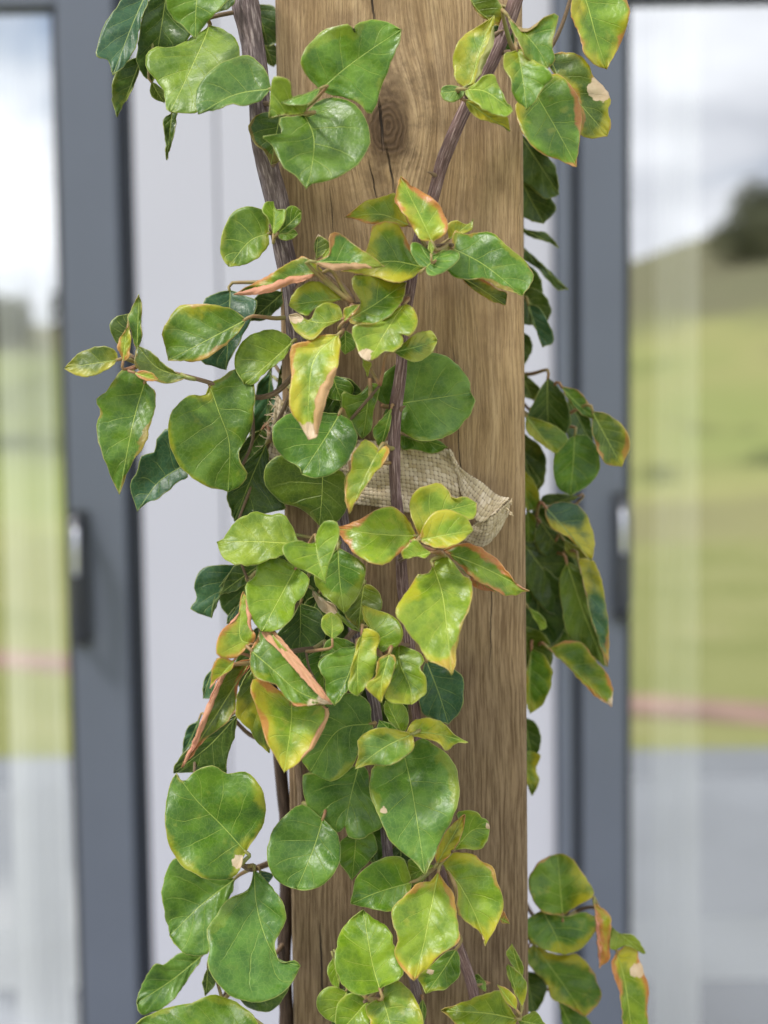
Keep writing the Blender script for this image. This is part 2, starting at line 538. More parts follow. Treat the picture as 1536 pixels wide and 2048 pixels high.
t = NT('coated_glass')
tp = t.n('BsdfTransparent'); tp.inputs[0].default_value = (0.97, 0.985, 0.98, 1)
gl = t.n('BsdfGlossy'); gl.inputs['Color'].default_value = (0.97, 0.98, 1.0, 1); gl.inputs['Roughness'].default_value = 0.0
lw = t.n('LayerWeight'); lw.inputs[0].default_value = 0.5
ms = t.n('MixShader')
t.set(ms.inputs[0], t.math('ADD', 0.40, t.math('MULTIPLY', lw.outputs['Fresnel'], 0.4), clamp=True))
t.t.links.new(tp.outputs[0], ms.inputs[1]); t.t.links.new(gl.outputs[0], ms.inputs[2])
M['glass'] = t.done(ms.outputs[0])

# ------------------------------------------------------------------ ground and landscape (the doors mirror it)
def rect(name, x0, x1, y0, y1, z, mat, thick=0.0):
    if thick:
        o = MB().box(x0, x1, y0, y1, z - thick, z).build(name, mat)
    else:
        o = mesh_obj(name, [(x0, y0, z), (x1, y0, z), (x1, y1, z), (x0, y1, z)], [[0, 1, 2, 3]], mat, smooth=False)
    return tag(o, kind='structure')


def terrain_h(x, y):
    d = math.hypot(x, y)
    if y > 0: return 0.0
    t_ = max(0.0, min(1.0, (-y - 14) / 50.0)); t_ = t_ * t_ * (3 - 2 * t_)
    hgt = 7.8 + 0.36 * max(0.0, min(16.0, x - 8.5)) + 2.2 * noise.noise(Vector((x * 0.035, y * 0.02, 3.1)))
    far = max(0.0, (-y - 64) / 90.0)
    return t_ * hgt + 5 * far * (0.7 + 0.5 * noise.noise(Vector((x * 0.012, y * 0.01, 8))))


gv, gf = [], []
xs = [-900, -400, -200, -120] + [-80 + 4 * i for i in range(41)] + [120, 200, 400, 900]
ys = [-900, -500, -300, -200, -150] + [-120 + 4 * i for i in range(29)] + [-6, 0, 30, 120, 400, 900]
for yy in ys:
    for xx in xs:
        gv.append((xx, yy, -0.012 + terrain_h(xx, yy) * (1 if abs(xx) <= 120 else 1.0)))
nx_ = len(xs)
for j in range(len(ys) - 1):
    for i in range(nx_ - 1):
        gf.append([j * nx_ + i, j * nx_ + i + 1, (j + 1) * nx_ + i + 1, (j + 1) * nx_ + i])
hills = tag(mesh_obj('hills', gv, gf, M['hillside']), kind='structure')
# the lawn: a skewed sheet from the patio out to the foot of the slope
tag(mesh_obj('lawn', [(-14, -2.45, 0.0), (14, -2.45, 0.0), (14, -17, 0.0), (-14, -17, 0.0)], [[0, 3, 2, 1]], M['grass'], smooth=False), kind='structure')
pv = []
for xx in (-14, 14):
    yc = -4.0 + 0.42 * xx
    pv += [(xx, yc - 0.28, 0.0), (xx, yc + 0.28, 0.0)]
tag(mesh_obj('path', [(x_, y_, 0.006) for x_, y_, _ in pv], [[0, 2, 3, 1]], M['red_brick'], smooth=False), kind='structure')
rect('patio', -14, 14, -2.4, 1.16, 0.03, M['concrete'], 0.10)


def tree(x, y, hgt, rad, seed, label):
    rg = random.Random(seed)
    z0 = terrain_h(x, y) - 0.3
    root = empty('field_tree', (x, y, z0))
    tag(root, label, 'tree', 'trees on the slope facing the house')
    v, f = [], []
    segs, rings = 8, 7
    for k in range(rings):
        tt = k / (rings - 1)
        rr = 0.16 * hgt / 5 * (1 - 0.75 * tt) + 0.02
        for s_ in range(segs):
            an = 2 * math.pi * s_ / segs
            v.append((x + rr * math.cos(an) + 0.2 * math.sin(tt * 3 + seed), y + rr * math.sin(an), z0 + tt * hgt * 0.8))
    for k in range(rings - 1):
        for s_ in range(segs):
            f.append([k * segs + s_, k * segs + (s_ + 1) % segs, (k + 1) * segs + (s_ + 1) % segs, (k + 1) * segs + s_])
    mesh_obj('trunk', v, f, M['bark_tree'], root, True, (x, y, z0))
    v, f = [], []
    clumps = [(rg.uniform(-1, 1) * rad * 0.65, rg.uniform(-1, 1) * rad * 0.65, hgt * rg.uniform(0.42, 0.95), rad * rg.uniform(0.3, 0.5)) for _ in range(13)]
    for cx, cy, cz, cr in clumps:
        for _ in range(110):
            d_ = Vector((rg.gauss(0, 1), rg.gauss(0, 1), rg.gauss(0, 1))).normalized() * cr * rg.uniform(0.55, 1.05)
            p = Vector((x + cx, y + cy, z0 + cz)) + d_
            ax = Vector((rg.gauss(0, 1), rg.gauss(0, 1), rg.gauss(0, 1))).normalized()
            b = ax.orthogonal().normalized() * 0.16; c_ = ax.cross(b).normalized() * 0.10
            n = len(v)
            v += [p - b, p + c_, p + b, p - c_]
            f.append([n, n + 1, n + 2, n + 3])
    mesh_obj('crown', v, f, M['tree_leaf'], root, False, (x, y, z0))


for i, (x_, y_, h_, r_) in enumerate(((-17, -50, 1.9, 2.2), (-14, -56, 1.7, 2.0), (16.4, -50, 1.9, 2.2), (18.5, -54, 2.2, 2.2), (20, -50, 2.3, 2.4), (24, -52, 2.4, 2.4))):
    tree(x_, y_, h_, r_, i + 5, 'bushy grey-green tree on the slope facing the house, mirrored in the door glass')

# ------------------------------------------------------------------ house wall, doors, room
WY = 1.20
KX = WY + 0.6
sc_ = KX / F


def bx(px):
    return (px - W / 2) * sc_ + CAM_LOC.x


XL, XR = bx(282), bx(1112)       # cladding between the doors
wall = empty('house_wall', ((XL + XR) / 2, WY, 0.0))
tag(wall, 'white painted vertical board cladding between the two sliding doors', 'wall')
mesh = MB().box(XL, XR, WY + 0.022, WY + 0.14, 0.03, 2.75).build('backing', M['joint'], wall, origin=wall.location)
nb = 5
bw = (XR - XL) / nb
bme = None
for i in range(nb):
    x0, x1 = XL + i * bw + 0.0012, XL + (i + 1) * bw - 0.0012
    if bme is None:
        b = MB().box(-bw / 2 + 0.0012, bw / 2 - 0.0012, 0, 0.020, 0.035, 2.74, 0.003).build('cladding_board', M['cladding_paint'], wall, True, origin=wall.location)
        bme = b.data
        # vertices are given about the wall's own origin
        for v in bme.vertices: v.co += Vector(wall.location) - Vector((0, 0, 0))
        b.location = ((x0 + x1) / 2 - wall.location.x, 0, 0)
        for v in bme.vertices: v.co -= Vector((0, 0, 0))
        first = b
        for p_ in bme.polygons: p_.use_smooth = False
    else:
        b = bpy.data.objects.new('cladding_board', bme)
        col.objects.link(b); b.parent = wall
        b.location = ((x0 + x1) / 2 - wall.location.x, 0, 0)


def tubeverts(path, radii, segs=12):
    """plain tube; returns verts, faces"""
    v, f = [], []
    n = len(path)
    tg = [(path[min(i + 1, n - 1)] - path[max(i - 1, 0)]).normalized() for i in range(n)]
    nrm = tg[0].orthogonal().normalized()
    for i in range(n):
        nrm = (nrm - tg[i] * nrm.dot(tg[i])).normalized()
        bn = tg[i].cross(nrm)
        for s_ in range(segs):
            an = 2 * math.pi * s_ / segs
            v.append(path[i] + (nrm * math.cos(an) + bn * math.sin(an)) * radii[i])
    for i in range(n - 1):
        for s_ in range(segs):
            f.append([i * segs + s_, i * segs + (s_ + 1) % segs, (i + 1) * segs + (s_ + 1) % segs, (i + 1) * segs + s_])
    f.append([s_ for s_ in reversed(range(segs))])
    f.append([(n - 1) * segs + s_ for s_ in range(segs)])
    return v, f


def door(xw, sgn, px_jamb, px_reb, px_stile0, px_stile1, hz0, hz1, hpx):
    """one sliding door: xw the edge next to the cladding, sgn +1 the door runs to larger x"""
    r = empty('sliding_door', (xw + sgn * 0.9, WY, 0.03))
    tag(r, 'grey aluminium sliding glass door with dark pull handle next to the white cladding', 'door', 'sliding glass doors either side of the cladding')
    O = r.location

    def part(name, x0, x1, y0, y1, z0, z1, mat, bev=0.0, parent=r):
        xa, xb = min(x0, x1), max(x0, x1)
        return MB().box(xa, xb, y0, y1, z0, z1, bev).build(name, mat, parent, origin=O)

    far = xw + sgn * 1.85
    xj, xr_, s0, s1 = px_jamb, px_reb, px_stile0, px_stile1
    if abs(xj - xw) > 0.003:
        part('jamb', xw + sgn * 0.001, xj, WY - 0.012, WY + 0.13, 0.035, 2.17, M['frame_metal'], 0.003)
    part('rebate', xj + sgn * 0.0005, xr_ - sgn * 0.0005, WY + 0.012, WY + 0.13, 0.035, 2.17, M['frame_dark'])
    part('stile', s0, s1, WY - 0.004, WY + 0.045, 0.06, 2.165, M['frame_metal'], 0.004)
    part('glazing_bead', s1 + sgn * 0.0004, s1 + sgn * 0.009, WY + 0.006, WY + 0.034, 0.14, 2.085, M['rubber'])
    part('stile', far - sgn * 0.08, far, WY - 0.004, WY + 0.045, 0.06, 2.165, M['frame_metal'], 0.004)
    part('rail', s1 + sgn * 0.0005, far - sgn * 0.0805, WY - 0.003, WY + 0.044, 0.06, 0.138, M['frame_metal'])
    part('rail', s1 + sgn * 0.0005, far - sgn * 0.0805, WY - 0.003, WY + 0.044, 2.087, 2.164, M['frame_metal'])
    part('head_track', xw + sgn * 0.001, far + sgn * 0.05, WY - 0.014, WY + 0.13, 2.172, 2.25, M['frame_metal'])
    part('sill_track', xw + sgn * 0.001, far + sgn * 0.05, WY - 0.03, WY + 0.13, 0.0305, 0.034, M['frame_metal'])
    gy = WY + 0.020
    g0, g1 = s1 + sgn * 0.0095, far - sgn * 0.081
    mesh_obj('glass_pane', [(g0, gy, 0.142), (g1, gy, 0.142), (g1, gy, 2.083), (g0, gy, 2.083)], [[0, 1, 2, 3]], M['glass'], r, False, O)
    # pull handle: curved grip on a slim plate
    hx = hpx
    hd = part('handle', hx - 0.013, hx + 0.013, WY - 0.012, WY - 0.0045, hz0, hz1, M['handle_black'], 0.003)
    hw = parent_world(hd)
    pts = [Vector((hx, WY - 0.013, hz1 - 0.012)), Vector((hx, WY - 0.038, hz1 - 0.030)), Vector((hx, WY - 0.044, (hz0 + hz1) / 2)), Vector((hx, WY - 0.038, hz0 + 0.030)), Vector((hx, WY - 0.013, hz0 + 0.012))]
    pth = catmull(pts, 24)
    v, f = tubeverts(pth, [0.0095] * 25, 12)
    mesh_obj('grip', v, f, M['handle_black'], hd, True, hw)
    sg = [p + Vector((-sgn * 0.004, -0.0072, 0)) for p in pth[3:12]]
    v, f = tubeverts(sg, [0.0042] * len(sg), 10)
    mesh_obj('highlight_strip', v, f, M['highlight_silver'], hd, True, hw)  # bright strip added to imitate a highlight on the dark grip
    part('lintel_cladding', xw + sgn * 0.001, far + sgn * 0.05, WY + 0.003, WY + 0.13, 2.2515, 2.75, M['cladding_paint'])
    return r


def zrow(py):      # height on the wall plane of a photo row
    v = RM @ Vector((0, -(py - H / 2) / F, -1.0))
    return (CAM_LOC + v * ((WY - CAM_LOC.y) / v.y)).z


door(XL, -1, XL - 0.0005, bx(252), bx(252), bx(139), zrow(1282), zrow(1012), bx(160))
door(XR, +1, bx(1143), bx(1162), bx(1162), bx(1252), zrow(1246), zrow(990), bx(1240))


def curtain(xc, width, yc, label):
    v, f = [], []
    nxx, nz = 70, 14
    for j in range(nz + 1):
        for i in range(nxx + 1):
            tt = i / nxx
            v.append((xc + (tt - 0.5) * width * (1 + 0.06 * math.sin(j * 0.5)), yc + 0.007 * math.sin(tt * 4 * 2 * math.pi + 0.3 * math.sin(j * 0.4) + 5 * noise.noise(Vector((tt * 3.1, xc * 7, 0)))) + 0.01 * noise.noise(Vector((tt * 4, xc * 5, 2))), 0.06 + 2.25 * j / nz))
    for j in range(nz):
        for i in range(nxx):
            n = j * (nxx + 1) + i
            f.append([n, n + 1, n + nxx + 2, n + nxx + 1])
    o = mesh_obj('curtain', v, f, M['voile'], None, True, (xc, yc, 0.06))
    tag(o, label, 'curtain', 'gathered curtains behind the door glass')


curtain(bx(1365) + 0.012, 0.075, WY + 0.085, 'narrow white voile curtain gathered behind the sliding door glass')
curtain(bx(45) - 0.014, 0.085, WY + 0.085, 'narrow white voile curtain gathered behind the sliding door glass')
# the room behind
rect('room_floor', -3.2, 3.2, WY + 0.15, WY + 4.6, 0.03, M['floor_tile'], 0.08)
tag(MB().box(-3.2, 3.2, WY + 4.6, WY + 4.75, 0.03, 2.7).build('room_back_wall', M['plaster']), kind='structure')
for s_ in (-1, 1):
    tag(MB().box(min(3.2 * s_, 3.35 * s_), max(3.2 * s_, 3.35 * s_), WY + 0.15, WY + 4.75, 0.03, 2.7).build('room_side_wall', M['plaster']), kind='structure')
tag(MB().box(-3.4, 3.4, WY + 0.142, WY + 4.8, 2.705, 2.85).build('room_ceiling', M['plaster']), kind='structure')
db = empty('daybed', (0.2, WY + 0.8, 0.03))
tag(db, 'low daybed with pale mattress on a dark frame, standing inside behind the glass', 'daybed')
MB().box(-2.2, 2.6, WY + 0.42, WY + 1.35, 0.43, 0.55, 0.03).build('mattress', M['voile'], db, origin=db.location)
MB().box(-2.18, 2.58, WY + 0.44, WY + 1.33, 0.16, 0.428, 0.01).build('frame', M['sofa'], db, origin=db.location)
for x_ in (-2.1, 0.2, 2.5):
    for y_ in (WY + 0.5, WY + 1.27):
        MB().box(x_ - 0.03, x_ + 0.03, y_ - 0.03, y_ + 0.03, 0.031, 0.1595).build('leg', M['rubber'], db, origin=db.location)
rb = empty('reflection_sheets', (bx(0) - 0.75, WY + 0.10, 2.12))  # added beige sheets imitating pale bands reflected at the top of the pane
tag(rb, 'beige folded sheets added behind the door glass, imitating a reflection in it', 'reflection_sheet')
for k in range(5):
    z1 = 2.13 - 0.088 * k
    v_, f_ = [], []
    for q in range(7):
        tq = q / 6
        for x_ in (bx(118) - 1.7, bx(118)):
            v_.append((x_, WY + 0.125 - 0.022 * math.sin(math.pi * tq), z1 - 0.086 * tq))
    for q in range(6):
        f_.append([2 * q, 2 * q + 1, 2 * q + 3, 2 * q + 2])
    mesh_obj('reflection_fold', v_, f_, M['reflection_sheet'], rb, True, rb.location)

# ------------------------------------------------------------------ the post
HALF = 0.060
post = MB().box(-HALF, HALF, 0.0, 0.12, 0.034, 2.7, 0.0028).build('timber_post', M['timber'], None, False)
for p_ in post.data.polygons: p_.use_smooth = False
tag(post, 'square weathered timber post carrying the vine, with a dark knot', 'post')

# ------------------------------------------------------------------ the vine
vine = empty('climbing_vine', (0.0, -0.02, 0.03))
tag(vine, 'leafy green climbing vine with reddened leaf edges trained up the timber post', 'vine')
VO = Vector(vine.location)
STEM_PTS = []          # samples (Vector, radius) for attaching leaf stalks


def stem(name, pts, mat, ridges=0.16, step=0.0022, segs=16, seed=0, label=None):
    """pts: (px, py, mm in front of post, radius px)"""
    wp = [P(x, y, d) for x, y, d, r in pts]
    L = sum((wp[i + 1] - wp[i]).length for i in range(len(wp) - 1))
    n = max(8, int(L / step))
    path = catmull(wp, n)
    # radius interpolation by nearest control point fraction
    cum = [0.0]
    for i in range(len(wp) - 1): cum.append(cum[-1] + (wp[i + 1] - wp[i]).length)
    rad = []
    for i in range(n + 1):
        g = cum[-1] * i / n
        j = 0
        while j < len(cum) - 2 and cum[j + 1] < g: j += 1
        tt = (g - cum[j]) / max(1e-9, cum[j + 1] - cum[j])
        rad.append((pts[j][3] * (1 - tt) + pts[j + 1][3] * tt) * 0.000205)
    v, f, bk = [], [], []
    tg = [(path[min(i + 1, n)] - path[max(i - 1, 0)]).normalized() for i in range(n + 1)]
    nrm = tg[0].orthogonal().normalized()
    for i in range(n + 1):
        nrm = (nrm - tg[i] * nrm.dot(tg[i])).normalized()
        bn = tg[i].cross(nrm)
        ln = L * i / n
        knob = 1 + 0.13 * max(0, noise.noise(Vector((ln * 38, seed * 3.3, 0)))) * 1.6
        wig = Vector((noise.noise(Vector((ln * 30, seed, 1))), noise.noise(Vector((ln * 30, seed, 5))), 0)) * rad[i] * 0.35
        for s in range(segs):
            an = 2 * math.pi * s / segs
            rn = 1 + ridges * noise.noise(Vector((math.cos(an) * 2.6, math.sin(an) * 2.6, ln * 55 + seed))) + ridges * 0.8 * noise.noise(Vector((math.cos(an) * 6, math.sin(an) * 6, ln * 30 + seed)))
            v.append(path[i] + wig + (nrm * math.cos(an) + bn * math.sin(an)) * rad[i] * rn * knob)
            bk.append((s, ln, 0.0))
        if i % 3 == 0: STEM_PTS.append((path[i].copy(), rad[i]))
    for i in range(n):
        for s in range(segs):
            f.append([i * segs + s, i * segs + (s + 1) % segs, (i + 1) * segs + (s + 1) % segs, (i + 1) * segs + s])
    f.append([s for s in reversed(range(segs))]); f.append([n * segs + s for s in range(segs)])
    o = mesh_obj(name, v, f, mat, vine, True, path[0])
    # angle coordinate wraps, so store it as a mirrored ramp
    a_ = o.data.attributes.new('bk', 'FLOAT_VECTOR', 'POINT')
    a_.data.foreach_set('vector', [c for b in bk for c in (abs(b[0] - segs / 2) * 16.0 / segs, b[1], 0.0)])
    if label: o['label'] = label
    return o


def S(d0, d1, pts, r0, r1):
    n = len(pts) - 1
    return [(x, y, d0 + (d1 - d0) * i / n, r0 + (r1 - r0) * i / n) for i, (x, y) in enumerate(pts)]


stem('stem', [(480, -90, 12, 27), (492, 0, 12, 27), (505, 90, 12, 26), (517, 190, 12, 25), (535, 320, 12, 25), (556, 440, 12, 24), (577, 555, 13, 22), (590, 640, 14, 20),
              (604, 740, 14, 17), (640, 880, 16, 14), (680, 1010, 14, 13), (700, 1150, 12, 13), (714, 1290, 12, 13), (748, 1400, 14, 12), (765, 1550, 12, 12),
              (775, 1700, 11, 12), (800, 1850, 10, 12), (835, 2000, 10, 12), (845, 2120, 10, 12)], M['bark'], 0.24, seed=1, label='thick grey-purple fissured stem')
stem('stem', [(1052, -90, 12, 17), (1028, 10, 14, 17), (985, 120, 14, 16), (932, 215, 14, 15), (890, 310, 14, 15), (866, 388, 14, 14), (838, 480, 16, 13), (818, 580, 18, 13),
              (803, 720, 22, 13.5), (788, 860, 26, 13.5), (791, 960, 28, 13), (800, 1080, 24, 13), (806, 1180, 20, 13), (820, 1290, 16, 12), (832, 1430, 16, 11), (850, 1560, 16, 11),
              (880, 1740, 18, 11), (915, 1880, 16, 12), (945, 1985, 14, 13), (975, 2120, 12, 13)], M['bark_red'], 0.20, seed=2)
stem('stem', S(-22, -28, [(540, 1340), (556, 1470), (570, 1640), (572, 1800), (570, 1950), (572, 2120)], 14, 19), M['bark_shaded'], 0.2, seed=3)
stem('stem', S(4, 6, [(588, 1420), (594, 1500), (601, 1590), (596, 1700)], 9, 8), M['twig_bark'], 0.15, seed=4)
stem('stem', S(-70, -78, [(1000, -90), (1020, 150), (1032, 300), (1038, 600), (1040, 900), (1040, 1200), (1038, 1500), (1040, 1800), (1046, 2120)], 10, 10), M['bark_red'], 0.2, seed=5)

for i, (d0, d1, pts, r0, r1) in enumerate([
    (14, 40, [(602, 735), (545, 788), (485, 792), (428, 768), (372, 752), (310, 737), (262, 712)], 7, 4),
    (18, 24, [(500, 792), (505, 880), (470, 960)], 5, 3),
    (16, 46, [(586, 590), (625, 540), (660, 548), (690, 578), (706, 606), (692, 650), (662, 690)], 6, 5),
    (18, 46, [(832, 500), (868, 492), (905, 490)], 5, 4),
    (20, 46, [(820, 590), (770, 612), (706, 606)], 5, 4),
    (14, 54, [(708, 1262), (676, 1293), (640, 1297), (600, 1300), (560, 1310), (505, 1330)], 7, 5),
    (46, 52, [(612, 1303), (618, 1335), (632, 1362)], 3, 2),
    (-22, 36, [(572, 1716), (535, 1728), (505, 1738), (482, 1728)], 9, 6),
    (-74, -62, [(1040, 800), (1080, 840), (1110, 850)], 5, 3),
    (-74, -64, [(1040, 1030), (1085, 1060), (1110, 1110)], 5, 3),
    (-74, -64, [(1040, 1290), (1065, 1300), (1080, 1290)], 4, 3),
    (-76, -24, [(1042, 1790), (1075, 1838), (1130, 1830), (1190, 1815), (1222, 1866)], 6, 4),
    (-72, -66, [(1034, 330), (1044, 420), (1046, 500)], 4, 3),
    (12, 12, [(492, 20), (440, 30), (390, 40), (330, 20), (290, 60)], 5, 3),
    (12, 46, [(520, 205), (560, 212), (612, 226)], 6, 4),
    (14, 34, [(992, 105), (1040, 105), (1085, 112), (1120, 60), (1150, -30)], 6, 4),
    (24, 52, [(800, 1120), (835, 1098), (864, 1084), (886, 1108)], 7, 5),
    (16, 46, [(832, 1440), (814, 1466), (796, 1478)], 6, 4),
    (16, 52, [(820, 1290), (790, 1292), (762, 1318)], 5, 4),
    (10, 46, [(838, 2008), (792, 1975), (765, 1984), (728, 2004)], 6, 4),
    (18, 44, [(880, 1742), (884, 1716), (906, 1702)], 5, 3),
    (14, 34, [(958, 2050), (1010, 2046), (1036, 2028), (1046, 1990)], 6, 4),
    (12, 42, [(712, 1280), (708, 1200), (676, 1130), (640, 1110), (590, 1108)], 6, 4),
    (-20, 34, [(560, 1490), (500, 1470), (440, 1420), (396, 1500), (388, 1560)], 6, 3),
    (12, 24, [(765, 1560), (740, 1462), (682, 1490)], 5, 3),
    (14, 30, [(560, 470), (552, 462), (546, 452)], 12, 8),
    (14, 32, [(938, 205), (932, 188), (926, 178)], 7, 5),
    (14, 36, [(640, 880), (690, 850), (735, 800), (760, 770)], 5, 3),
    (12, 10, [(604, 742), (575, 800), (540, 880), (500, 980), (470, 1060)], 6, 3),
    (-22, 16, [(556, 1470), (545, 1400), (535, 1300), (510, 1200), (480, 1120)], 6, 3),
    (-26, 20, [(572, 1880), (530, 1930), (470, 1960), (440, 2010)], 6, 4),
]):
    stem('twig', S(d0, d1, pts, r0, r1), M['twig_bark'], 0.12, 0.003, 10, seed=20 + i)

# thorns on the stems
for (x, y, d, tx, ty, td) in ((872, 352, 16, 853, 344, 20), (990, 70, 16, 1010, 60, 20), (545, 330, 22, 562, 322, 26), (800, 820, 26, 812, 812, 30)):
    A, B = P(x, y, d), P(tx, ty, td)
    pth = catmull([A, A.lerp(B, 0.5) + Vector((0, 0, 0.0005)), B], 6)
    v, f = tubeverts(pth, [0.0014 * (1 - k / 6.3) for k in range(7)], 8)
    mesh_obj('thorn', v, f, M['twig_bark'], vine, True, A)

CROP = dict(px=(0, 0, 1.0), c1=(160, 0, 2.4), c2=(680, 0, 2.4), c3=(420, 340, 2.2588), c4=(110, 540, 3.0118), c5=(500, 640, 2.56), c6=(340, 980, 2.4774),
            q1=(240, 1480, 2.7429), q2=(600, 1400, 3.072), q3=(960, 240, 3.103), q4=(960, 880, 2.7676), q5=(960, 1620, 2.6667))
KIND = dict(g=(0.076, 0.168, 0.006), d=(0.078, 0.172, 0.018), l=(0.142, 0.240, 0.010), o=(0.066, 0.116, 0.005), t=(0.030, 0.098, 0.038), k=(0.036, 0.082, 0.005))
MMPP = 0.2475

